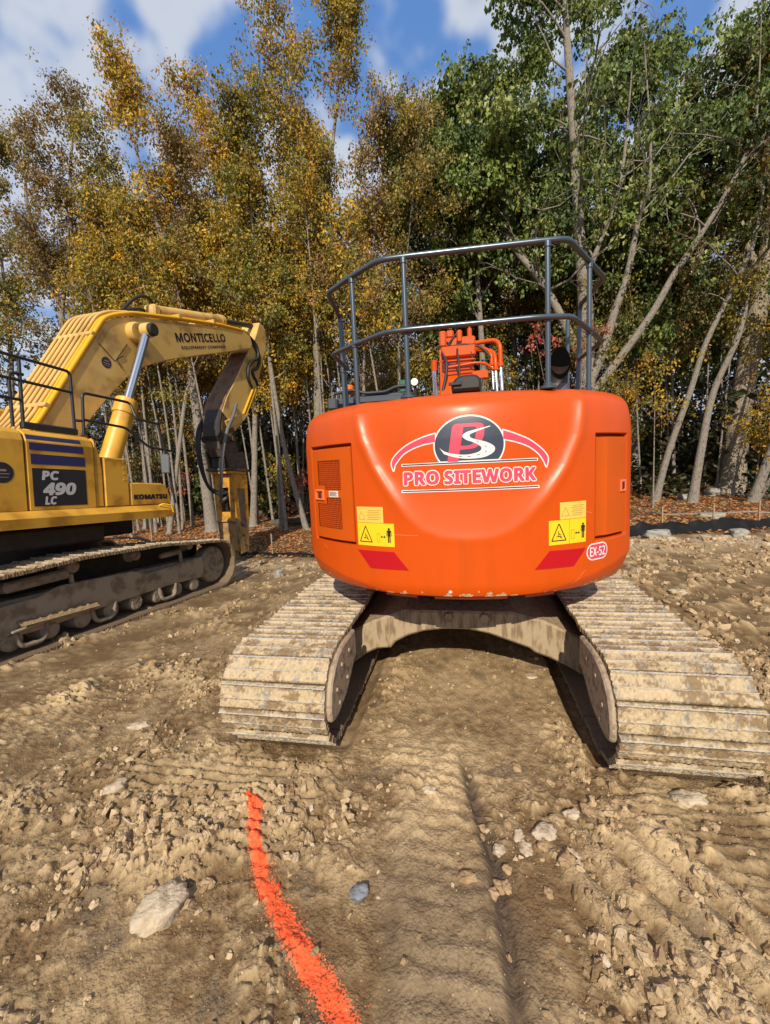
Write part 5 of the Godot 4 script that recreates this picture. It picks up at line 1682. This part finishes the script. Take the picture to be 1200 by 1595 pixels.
# stems: arrays [radius at the foot, radius at the tip, x, y, z, x, y, z ...] in the world
func tree(called: String, label: String, stems: Array, look: Dictionary, group := "") -> Node3D:
	var first: Array = stems[0]
	var foot := Vector3(first[2], ground(first[2], first[4]) - 0.05, first[4])
	var t := root(called, label, "tree", foot, group)
	var bark: Material = M[look.get("bark", "bark_grey")]
	var twigs := MB.new()
	var tips := PackedVector3Array()
	var si := 0
	for s in stems:
		var p := PackedVector3Array()
		for i in range(2, s.size(), 3):
			p.push_back(Vector3(s[i], s[i + 1], s[i + 2]) - foot)
		if si == 0: p[0].y = 0.0
		p = curve(p, 5)
		var n := p.size()
		var rr := PackedFloat32Array()
		for i in n:
			var f := i / float(n - 1)
			rr.push_back(lerpf(s[0], minf(s[1], 0.03) if f > 0.9 else s[1], pow(f, 0.8)) * (1.0 - 0.75 * smoothstep(0.75, 1.0, f)) * (1.0 + (0.55 * exp(-p[i].y / 0.28) if si == 0 else 0.0)))
		if si == 0:
			p.insert(1, p[0].lerp(p[1], 0.25)); rr.insert(1, lerpf(s[0] * 1.15, rr[1], 0.2)); n += 1
		var mb := MB.new()
		mb.tube(p, rr, 10 if s[0] > 0.1 else 7)
		put(mb, "trunk", bark, t)
		# limbs
		var hi := p[n - 1].y
		var lo: float = look.get("from", 0.4) * hi
		var want: int = int(look.get("limbs", 14) * (1.0 if si == 0 else 0.7))
		for k in want:
			var i := int((1.0 - 0.85 * pow(R.randf(), 1.3)) * (n - 1))
			if p[i].y < lo: i = int(lerpf(i, n - 1, R.randf()))
			if p[i].y < lo * 0.85: continue
			var up := inverse_lerp(lo, hi, p[i].y)
			var a := R.randf() * TAU
			var ln: float = look.get("reach", 2.2) * lerpf(1.1, 0.45, clampf(up, 0, 1)) * R.randf_range(0.6, 1.25)
			var d := Vector3(cos(a), R.randf_range(0.35, 1.1) * look.get("rise", 1.0), sin(a)).normalized()
			var q := PackedVector3Array([p[i]])
			for e in 4:
				d = (d + Vector3(R.randfn(), R.randfn() + 0.25, R.randfn()) * 0.22).normalized()
				q.push_back(q[e] + d * ln / 4.0)
			var r0 := minf(rr[i] * 0.5, 0.012 + ln * 0.013)
			twigs.tube(q, PackedFloat32Array([r0, r0 * 0.75, r0 * 0.55, r0 * 0.35, r0 * 0.15]), 5, false)
			for e in [3, 4]: tips.push_back(q[e])
			for e in 5:
				var b := q[1 + R.randi() % 4]
				var dd := (d + Vector3(R.randfn(), R.randfn(), R.randfn()) * 0.8).normalized() * ln * R.randf_range(0.25, 0.5)
				var m := b + dd * 0.5 + Vector3(R.randfn(), R.randfn(), R.randfn()) * ln * 0.04
				twigs.tube(PackedVector3Array([b, m, b + dd]), PackedFloat32Array([maxf(r0 * 0.4, 0.006), maxf(r0 * 0.28, 0.005), 0.003]), 3, false)
				tips.push_back(m); tips.push_back(b + dd); tips.push_back(b + dd)
		si += 1
	if twigs.v.size():
		put(twigs, "branches", bark, t).set_meta("kind", "stuff")
	var leaves: int = look.get("leaves", 700)
	if leaves > 0 and tips.size():
		var xf := []
		var co := []
		var pal: Array = look.pal
		var sp: float = look.get("spread", 0.24)
		for k in leaves:
			var ti := R.randi() % tips.size()
			var p := tips[ti] + Vector3(R.randfn(), R.randfn() * 0.8, R.randfn()) * sp
			if R.randf() < look.get("back", 0.0) and p.z > -0.3:
				continue
			var b := Basis.from_euler(Vector3(R.randf_range(-0.5, 0.5), R.randf() * TAU, R.randf_range(-0.5, 0.5))).scaled(Vector3.ONE * R.randf_range(0.7, 1.35) * look.get("size", 1.0))
			xf.push_back(Transform3D(b, p))
			var c: Color = pal[(ti * 7 + (R.randi() % 2)) % pal.size()] * look.get("tone", 1.0)
			co.push_back(c * (0.75 + 0.75 * fposmod(ti * 0.618, 1.0)) * R.randf_range(0.8, 1.2))
		many("crown", leaf_broad if look.get("broad", false) else leaf_fine, M.leaf, xf, co, t)
	return t

func build_wood() -> void:
	leaf_fine = leaf_spray(5, 15, 0.24, 0.095, 0.5)
	leaf_broad = leaf_spray(6, 20, 0.21, 0.145, 1.2)
	var olive := [Color(0.20, 0.18, 0.024), Color(0.28, 0.22, 0.022), Color(0.14, 0.155, 0.028), Color(0.38, 0.265, 0.02), Color(0.22, 0.16, 0.03)]
	var gold := [Color(0.45, 0.285, 0.018), Color(0.34, 0.25, 0.02), Color(0.58, 0.345, 0.018), Color(0.24, 0.205, 0.026), Color(0.46, 0.235, 0.02)]
	var brown := [Color(0.228, 0.144, 0.048), Color(0.276, 0.156, 0.048), Color(0.168, 0.132, 0.042), Color(0.312, 0.198, 0.042), Color(0.192, 0.156, 0.034)]
	var green := [Color(0.114, 0.168, 0.030), Color(0.072, 0.120, 0.026), Color(0.156, 0.210, 0.042), Color(0.252, 0.288, 0.078), Color(0.090, 0.138, 0.034), Color(0.180, 0.204, 0.036)]
	var mixed := [Color(0.05, 0.08, 0.018), Color(0.10, 0.10, 0.018), Color(0.17, 0.11, 0.016), Color(0.06, 0.085, 0.02), Color(0.13, 0.08, 0.02)]
	var l_olive := {"pal": olive, "limbs": 26, "reach": 2.0, "leaves": 1250, "from": 0.38, "rise": 1.5}
	var l_gold := {"pal": gold, "limbs": 24, "reach": 1.8, "leaves": 1200, "from": 0.38, "rise": 1.5}
	var l_brown := {"pal": brown, "limbs": 28, "reach": 1.9, "leaves": 1300, "from": 0.4, "rise": 1.6}
	var l_green := {"pal": green, "limbs": 26, "reach": 3.2, "leaves": 1500, "from": 0.45, "broad": true, "spread": 0.26}
	var l_mixed := {"pal": mixed, "limbs": 20, "reach": 2.6, "leaves": 1100, "from": 0.45, "broad": true}
	# trees at the edge of the wood, from left to right
	tree("tree", "tall thin tree behind the yellow machine's hood, farthest left of the edge trees", [[0.16, 0.03, -20.94, 0, -11.0, -20.4, 6.5, -11.7, -20.3, 10.8, -11.9, -20.2, 17.6, -12.0]], l_olive)
	tree("tree", "forked grey tree rising just above the yellow machine's hood", [[0.17, 0.04, -16.9, 0, -10.1, -16.45, 6.0, -10.6, -16.26, 9.0, -10.8, -16.57, 11.1, -10.5, -16.69, 13.4, -10.3, -16.4, 16.0, -10.5], [0.10, 0.03, -16.26, 9.0, -10.8, -15.85, 12.3, -11.3, -15.6, 15.2, -11.5, -15.3, 17.6, -11.8]], l_brown)
	tree("tree", "upright grey trunk rising between the yellow machine's skirt and its lift cylinder", [[0.197, 0.038, -13.91, -0.55, -11.57, -13.73, 3.9, -11.76, -13.54, 9.23, -11.9, -13.78, 11.77, -11.7, -14.43, 16.35, -11.19]], l_olive)
	tree("tree", "slender leaning tree behind the elbow of the yellow boom", [[0.10, 0.03, -11.56, 0, -9.9, -10.83, 4.5, -10.5, -10.45, 6.5, -10.8, -10.23, 9.3, -11.0, -10.39, 14.5, -10.8]], l_brown)
	tree("tree", "pale forked trunk standing at the front end of the yellow machine's track", [[0.241, 0.038, -10.18, -0.55, -10.71, -10.3, 3.26, -10.62, -10.36, 6.44, -10.58, -10.55, 9.36, -10.43, -11.19, 12.79, -10.05, -11.65, 16.73, -9.74], [0.14, 0.051, -10.35, 4.53, -10.59, -10.62, 6.57, -10.81, -10.81, 9.11, -10.94, -10.74, 13.42, -11.19]], l_gold)
	tree("tree", "straight thin tree just left of the hydraulic breaker, behind its hoses", [[0.14, 0.038, -10.87, -0.55, -13.4, -11.06, 3.9, -13.22, -11.25, 8.85, -13.17, -10.93, 12.15, -13.35, -11.32, 16.22, -13.09]], l_brown)
	tree("tree", "straight pale trunk just right of the hydraulic breaker", [[0.159, 0.038, -8.8, -0.55, -11.56, -8.52, 3.01, -11.7, -8.33, 6.44, -11.82, -8.39, 11.01, -11.7, -9.54, 16.6, -11.19]], l_gold)
	tree("tree", "thin trunk curving left, second right of the hydraulic breaker", [[0.108, 0.032, -7.3, -0.55, -11.28, -7.28, 2.63, -11.29, -7.44, 5.8, -11.19, -8.03, 9.23, -10.94, -8.39, 13.93, -10.81]], l_gold)
	tree("tree", "thin trunk leaning left with its foot close to the orange machine's left side", [[0.114, 0.032, -6.1, -0.55, -10.76, -6.68, 2.88, -10.55, -6.97, 6.19, -10.43, -7.19, 10.25, -10.3, -7.16, 15.08, -10.3]], l_olive)
	tree("tree", "tall pale tree forking high over the left end of the guard rail", [[0.191, 0.038, -5.87, -0.55, -11.7, -5.7, 4.03, -11.77, -5.51, 8.34, -11.82, -5.44, 10.76, -11.86, -5.73, 13.04, -11.76, -6.26, 15.2, -11.57, -6.48, 18.76, -11.44], [0.114, 0.025, -5.44, 10.76, -11.86, -4.84, 12.66, -12.08, -4.46, 14.95, -12.21, -3.95, 17.62, -12.33, -3.76, 19.27, -12.46]], {"pal": gold + olive, "limbs": 34, "reach": 2.0, "leaves": 2100, "from": 0.5, "rise": 1.5})
	tree("tree", "thin tree seen through the left bay of the guard rail", [[0.09, 0.02, -3.62, 0, -11.1, -3.57, 5.0, -11.1, -3.2, 8.5, -11.2, -2.3, 14.5, -11.4]], {"pal": brown, "limbs": 22, "reach": 1.8, "leaves": 900, "from": 0.35})
	tree("tree", "thin tree seen just left of the second rail post", [[0.085, 0.02, -1.94, 0, -10.9, -2.17, 4.9, -10.8, -1.89, 8.2, -10.9, -0.95, 14.4, -11.0]], {"pal": olive + brown, "limbs": 22, "reach": 2.0, "leaves": 1000, "from": 0.35})
	tree("tree", "dense green tree behind the orange boom", [[0.2, 0.05, 0.6, 0, -13.6, 0.94, 4.9, -13.6, 0.8, 9.5, -13.6, 0.4, 15.5, -13.6]], l_green)
	tree("maple_tree", "great many-stemmed green maple right of the exhaust stack", [[0.36, 0.08, 4.58, 0, -12.2, 4.6, 4.6, -12.2, 4.5, 8.0, -12.2, 4.36, 9.6, -12.3, 4.2, 12.4, -12.3, 3.9, 17.2, -12.4, 3.84, 20.5, -12.4], [0.2, 0.04, 4.62, 4.6, -12.2, 5.12, 5.8, -12.1, 5.4, 6.9, -12.0, 5.8, 8.2, -11.9, 6.1, 10.0, -11.8, 6.4, 11.6, -11.7, 6.0, 17.0, -11.8], [0.15, 0.03, 4.72, 4.2, -12.15, 6.35, 6.5, -11.7, 7.1, 7.9, -11.5, 7.75, 8.9, -11.4, 8.6, 10.5, -11.1, 9.0, 12.0, -11.0, 9.0, 15.5, -11.0], [0.17, 0.04, 4.45, 5.5, -12.25, 3.3, 8.2, -12.5, 2.15, 10.0, -12.8, 1.4, 11.4, -13.0, -0.3, 13.2, -13.4, -1.3, 15.2, -13.8], [0.12, 0.03, 4.46, 8.2, -12.2, 4.9, 9.3, -12.1, 5.6, 11.4, -12.0, 5.9, 15.5, -11.9]], {"pal": green, "limbs": 22, "reach": 3.2, "leaves": 4600, "from": 0.5, "broad": true, "spread": 0.28, "back": 0.9})
	tree("oak_tree", "thick furrowed trunk leaning right at the right edge of the wood", [[0.50, 0.16, 10.53, 0, -14.3, 10.6, 1.0, -14.25, 10.72, 3.5, -14.2, 10.96, 6.3, -14.05, 11.2, 8.6, -13.95, 11.35, 10.1, -13.9, 11.7, 13.0, -13.7, 11.9, 16.5, -13.5], [0.17, 0.04, 11.15, 8.2, -13.96, 10.74, 9.6, -14.2, 10.3, 11.6, -14.4, 9.87, 14.5, -14.7]], {"pal": mixed + green, "limbs": 24, "reach": 3.4, "leaves": 2600, "from": 0.62, "broad": true, "bark": "bark_furrowed"})
	tree("tree", "long thin trunk leaning far right beside the orange machine's right side", [[0.125, 0.05, 6.91, 0, -12.05, 7.24, 2.0, -11.9, 7.79, 4.1, -11.7, 8.15, 5.7, -11.5, 8.86, 7.5, -11.25, 9.22, 8.8, -11.1, 9.4, 11.5, -11.0]], {"pal": mixed, "limbs": 10, "reach": 1.8, "leaves": 170, "from": 0.6})
	tree("tree", "second leaning trunk, between the long thin one and the thick furrowed one", [[0.155, 0.06, 8.01, 0, -11.8, 8.19, 2.1, -11.7, 8.45, 4.0, -11.6, 8.97, 5.75, -11.3, 9.2, 7.4, -11.2]], {"pal": olive, "limbs": 8, "reach": 1.5, "leaves": 90, "from": 0.6, "tone": 0.8})
	tree("tree", "leaning trunk at the very right, right of the thick furrowed one", [[0.17, 0.05, 9.65, 0, -11.4, 9.92, 1.65, -11.2, 10.26, 3.2, -11.0, 10.7, 4.9, -10.8, 11.1, 7.4, -10.7]], {"pal": olive, "limbs": 9, "reach": 1.7, "leaves": 110, "from": 0.6, "tone": 0.8})
	tree("tree", "crooked thin stem crossing in front of the thick furrowed trunk's foot", [[0.09, 0.03, 10.0, 0, -11.9, 10.45, 1.1, -11.8, 10.5, 1.9, -11.8, 10.95, 3.8, -11.7]], {"pal": gold, "limbs": 4, "reach": 0.9, "leaves": 60, "from": 0.5})
	tree("tree", "dense green tree filling the sky over the right end of the guard rail", [[0.26, 0.06, 8.2, 0, -17.5, 8.0, 6.0, -17.5, 8.1, 12.0, -17.5, 7.9, 19.5, -17.5]], l_green.merged({"leaves": 1800}, true))
	tree("tree", "dense green tree above the middle of the orange machine, left of the maple", [[0.22, 0.05, -1.6, 0, -15.8, -1.5, 6.0, -15.8, -1.7, 12.0, -15.8, -1.6, 16.5, -15.8]], l_green)
	tree("tree", "green tree at the upper right, left of the thick furrowed trunk's crown", [[0.22, 0.05, 12.6, 0, -17.0, 12.4, 6.0, -17.0, 12.8, 12.0, -17.0, 12.6, 18.5, -17.0]], l_green)
	tree("tree", "green tree behind the top of the maple", [[0.24, 0.06, 2.6, 0, -17.5, 2.7, 6.0, -17.5, 2.5, 12.0, -17.5, 2.6, 20.0, -17.5]], l_green.merged({"leaves": 1700}, true))
	# slimmer stems in the shade behind them
	var q := RandomNumberGenerator.new()
	q.seed = 77
	for k in 74:
		var x := q.randf_range(-24.0, 17.0)
		var z := q.randf_range(-9.5, -24.0) - 0.12 * absf(x) - (3.0 if x < 0.0 else 0.0)
		if x > 1.0 and x < 12.0: z = minf(z, -14.5 - q.randf() * 3.0)
		var h := q.randf_range(9.0, 15.0) + 0.15 * (-z - 9.0)
		var ln := q.randf_range(-0.9, 0.9)
		var r := q.randf_range(0.04, 0.11)
		var left := x < -2.0
		var pal: Array = [olive, brown, gold, olive][k % 4] if left else [mixed, olive, green, brown][k % 4]
		tree("slim_tree", "slim grey stem in the left part of the shaded wood" if left else "slim grey stem in the right part of the shaded wood", [[r, 0.02, x, 0, z, x + ln * 0.25, h * 0.33, z, x + ln * 0.6 + q.randfn() * 0.1, h * 0.66, z, x + ln, h, z]], {"pal": pal, "limbs": 11, "reach": 2.2, "leaves": 380, "from": 0.5, "tone": 0.9, "size": 1.15, "spread": 0.35, "broad": not left and k % 2 == 0}, "slim stems in the left wood" if left else "slim stems in the right wood")
	for k in 46:
		var x := q.randf_range(-17.0, 16.0)
		var z := q.randf_range(-8.3, -17.0) - (3.0 if x < -2.0 else 0.0)
		var h := q.randf_range(3.5, 7.5)
		var ln := q.randf_range(-0.8, 0.8)
		tree("sapling", "bare thin sapling with a few yellow leaves under the taller trees", [[q.randf_range(0.016, 0.035), 0.008, x, 0, z, x + ln * 0.3, h * 0.4, z, x + ln, h, z]], {"pal": gold if k % 2 else olive, "limbs": 9, "reach": 1.5, "leaves": 70, "tone": 0.7, "from": 0.45, "size": 0.85, "spread": 0.3}, "saplings under the trees")
	for k in 64:
		var x := q.randf_range(-17.0, 15.0)
		var z := q.randf_range(-13.0, -21.0)
		var h := q.randf_range(7.0, 11.0)
		var ln := q.randf_range(-0.7, 1.0)
		tree("bare_stem", "bare pale stem standing straight in the deep shade of the wood", [[q.randf_range(0.035, 0.075), 0.015, x, 0, z, x + ln * 0.4, h * 0.5, z, x + ln, h, z]], {"pal": olive, "limbs": 6, "reach": 1.6, "leaves": 60, "from": 0.6, "tone": 0.6}, "bare stems in the shade")
	for k in 34:
		var x := q.randf_range(-15.0, -2.5)
		var z := q.randf_range(-9.5, -13.0)
		var h := q.randf_range(9.0, 13.5)
		var ln := q.randf_range(-1.2, 0.5)
		tree("edge_stem", "slender pale stem among many at the sunlit edge of the left wood", [[q.randf_range(0.045, 0.085), 0.015, x, 0, z, x + ln * 0.2 + q.randfn() * 0.06, h * 0.33, z, x + ln * 0.55, h * 0.66, z, x + ln, h, z]], {"pal": gold + olive, "limbs": 14, "reach": 1.5, "leaves": 260, "from": 0.55, "rise": 1.6}, "slender stems at the left edge of the wood")
	# bushes
	var red := [Color(0.36, 0.075, 0.05), Color(0.42, 0.12, 0.08), Color(0.28, 0.06, 0.045), Color(0.34, 0.15, 0.08)]
	for b in [["shrub", "red-leaved shrub behind the yellow machine's mirror", -13.4, -12.4, red, 1.9, 1.0], ["shrub", "red-leaved shrub just left of the orange machine's left side", -6.6, -11.8, red, 2.0, 0.8], ["shrub", "green leafy shrub right of the yellow machine's mirror", -11.3, -13.0, green, 2.2, 0.7], ["shrub", "green shrub with yellow leaves right of the hydraulic breaker", -8.1, -13.0, olive, 2.6, 0.7], ["shrub", "red-leaved young tree right of the exhaust stack", 3.6, -11.2, red, 6.6, 1.1], ["shrub", "green shrub with mottled leaves beside the lift cylinder of the yellow machine", -14.6, -13.4, mixed, 2.4, 1.0]]:
		var stems := []
		for k in 5:
			var a := TAU * k / 5.0
			stems.push_back([0.018, 0.006, b[2], 0, b[3], b[2] + cos(a) * b[6] * 0.4, b[5] * 0.5, b[3] + sin(a) * b[6] * 0.4, b[2] + cos(a) * b[6], b[5], b[3] + sin(a) * b[6]])
		var tr := tree(b[0], b[1], stems, {"pal": b[4], "limbs": 7, "reach": 0.7, "leaves": 34 if b[4] == red else 120, "from": 0.25 if b[5] < 5.0 else 0.5, "size": 0.75, "spread": 0.18, "broad": true})
		tr.set_meta("category", "shrub")
	# the wood farther back reads as one mass
	var xf := []
	var co := []
	for k in 15000:
		var x := q.randf_range(-75.0, 70.0)
		var dd := q.randf()
		var z := -25.0 - 22.0 * dd + 0.0
		var y := pow(q.randf(), 1.5) * (11.0 + 2.5 * sin(x * 0.35) + 1.5 * sin(x * 0.9 + 1.0)) + 0.3
		var b := Basis.from_euler(Vector3(q.randf() * 6.0, q.randf() * 6.0, q.randf() * 6.0)).scaled(Vector3.ONE * q.randf_range(2.6, 5.0))
		xf.push_back(Transform3D(b, Vector3(x, y, z)))
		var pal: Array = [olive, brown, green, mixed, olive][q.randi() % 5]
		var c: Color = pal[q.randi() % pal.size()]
		co.push_back(c * 0.24)  # leaf colours scaled down to paint in the shade of the wood
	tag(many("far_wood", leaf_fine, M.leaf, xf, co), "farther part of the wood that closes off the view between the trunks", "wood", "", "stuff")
	xf = []
	co = []
	for k in 2600:
		var x := q.randf_range(-30.0, 26.0)
		var z := q.randf_range(-13.0, -26.0)
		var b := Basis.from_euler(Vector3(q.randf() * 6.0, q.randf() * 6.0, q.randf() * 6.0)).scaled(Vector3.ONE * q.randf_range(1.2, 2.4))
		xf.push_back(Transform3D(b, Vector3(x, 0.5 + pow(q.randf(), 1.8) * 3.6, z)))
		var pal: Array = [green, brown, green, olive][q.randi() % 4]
		co.push_back((pal[q.randi() % pal.size()] as Color) * 0.2)  # shade between the trunks is put into these darkened leaf colours
	tag(many("undergrowth", leaf_broad, M.leaf, xf, co), "undergrowth between the trunks, its leaf colours darkened to paint shade", "undergrowth", "", "stuff")
	# fallen leaves
	var lf := MB.new()
	lf.tri(Vector3(0, 0, -0.5), Vector3(0.32, 0.08, 0.05), Vector3(0, 0.02, 0.5))
	lf.tri(Vector3(0, 0, -0.5), Vector3(0, 0.02, 0.5), Vector3(-0.32, 0.09, 0.05))
	xf = []
	co = []
	var fall := [Color(0.488, 0.211, 0.073), Color(0.390, 0.211, 0.091), Color(0.585, 0.298, 0.091), Color(0.309, 0.176, 0.091), Color(0.455, 0.316, 0.164), Color(0.536, 0.176, 0.064)]
	while xf.size() < 42000:
		var z := -6.35 - 11.0 * pow(q.randf(), 1.4)
		var x := q.randf_range(-15.0, 15.0)
		if z > -7.0 and q.randf() < 0.6: continue
		var b := Basis.from_euler(Vector3(q.randf_range(-0.6, 0.6), q.randf() * TAU, q.randf_range(-0.6, 0.6))).scaled(Vector3.ONE * q.randf_range(0.07, 0.15))
		xf.push_back(Transform3D(b, Vector3(x, ground(x, z) + 0.012 + 0.03 * q.randf(), z)))
		co.push_back((fall[q.randi() % fall.size()] as Color) * q.randf_range(0.7, 1.15))
	tag(many("fallen_leaves", lf.mesh(), M.leaf, xf, co), "orange and brown fallen leaves covering the wood floor", "leaves", "", "stuff")
	# logs and dead wood
	var mb: MB
	for g in [["fallen_log", "dark fallen log lying right of the hydraulic breaker's foot", -7.9, -11.4, -5.4, -12.3, 0.16], ["fallen_log", "thin pale dead branch lying in front of the leaning trunks", 6.0, -9.4, 8.8, -9.0, 0.04], ["fallen_log", "fallen log beside the foot of the thick furrowed trunk", 10.2, -12.6, 13.0, -11.6, 0.12], ["fallen_log", "short dark log lying behind the white scrap at the wood's edge", -11.2, -14.2, -8.7, -14.9, 0.15]]:
		mb = MB.new()
		var p := PackedVector3Array()
		for k in 6:
			var x: float = lerpf(g[2], g[4], k / 5.0)
			var z: float = lerpf(g[3], g[5], k / 5.0) + 0.06 * q.randfn()
			p.push_back(Vector3(x, ground(x, z) + g[6] * 0.75, z))
		mb.tube(curve(p, 3), g[6], 9)
		tag(put(mb, g[0], M.bark_dark if g[6] > 0.05 else M.bark_grey), g[1], "log")
	for k in 26:
		var x := q.randf_range(-10.0, 12.0)
		var z := q.randf_range(-7.2, -12.5)
		var a := q.randf() * TAU
		var l := q.randf_range(0.4, 1.3)
		mb = MB.new()
		var p := PackedVector3Array()
		for e in 4:
			var xx := x + cos(a) * l * (e / 3.0 - 0.5) + 0.04 * q.randfn()
			var zz := z + sin(a) * l * (e / 3.0 - 0.5)
			p.push_back(Vector3(xx, ground(xx, zz) + 0.03, zz))
		mb.tube(p, PackedFloat32Array([0.022, 0.02, 0.014, 0.006]), 6)
		tag(put(mb, "dead_branch", M.bark_grey), "dead branch lying on the leafy wood floor", "branch", "dead branches on the wood floor")
	stone("stone", "mossy grey rock at the foot of the leaning trunks", 8.3, -12.9, Vector3(0.3, 0.22, 0.24), 0.4, M.grey_stone, 140, 0.2)
	stone("stone", "grey rock left of the thick furrowed trunk's foot", 9.55, -13.6, Vector3(0.36, 0.3, 0.3), 1.4, M.grey_stone, 141, 0.2)
	stone("stone", "flat grey rock among the leaves behind the silt fence", 7.0, -8.6, Vector3(0.42, 0.14, 0.25), 0.2, M.grey_stone, 142, 0.2)
	# silt fence
	for f in [["black silt fence sagging along the wood right of the orange machine", V2([3.2, -6.15, 4.2, -6.25, 5.3, -6.5, 6.4, -6.75, 7.4, -7.0, 8.6, -7.3, 10.5, -7.9, 13.5, -9.0]), 0.36], ["low black silt fence along the wood behind the yellow machine", V2([-15.0, -8.2, -12.0, -7.6, -9.0, -7.0, -7.0, -6.75, -5.4, -6.55, -4.0, -6.4, -2.5, -6.3]), 0.17]]:
		var t := root("silt_fence", f[0], "fence")
		var line := smooth2(f[1], 14)
		var rows := [PackedVector3Array(), PackedVector3Array(), PackedVector3Array(), PackedVector3Array(), PackedVector3Array()]
		var nz := noise(91, 1.4, 3)
		for i in line.size():
			var p := line[i]
			var g := ground(p.x, p.y)
			var hh: float = f[2] * (0.85 + 0.35 * nz.get_noise_2d(p.x * 1.5, 0.0))
			for k in 5:
				var u := k / 4.0
				rows[k].push_back(Vector3(p.x, g - 0.04 + hh * u, p.y - 0.10 * u + 0.09 * nz.get_noise_2d(p.x * 2.5, u * 2.0) + (0.12 * (1.0 - u) * (1.0 - u))))
		mb = MB.new()
		mb.grid(rows)
		put(mb, "fabric", M.silt_fabric, t)
		var i := 6
		while i < line.size():
			var p := line[i]
			mb = MB.new()
			mb.box(at(p.x, ground(p.x, p.y) + 0.3, p.y - 0.13), Vector3(0.035, 0.75, 0.035), 0.005)
			put(mb, "stake", M.stake_wood, t)
			i += 16
	var o := put(lump(150, 8, 0.3), "plastic_scrap", M.white_print, self, Transform3D(Basis.from_scale(Vector3(0.09, 0.07, 0.06)), Vector3(-9.2, ground(-9.2, -14.0) + 0.06, -14.0)))
	tag(o, "small white scrap of plastic on the leaves between two trunks", "litter")
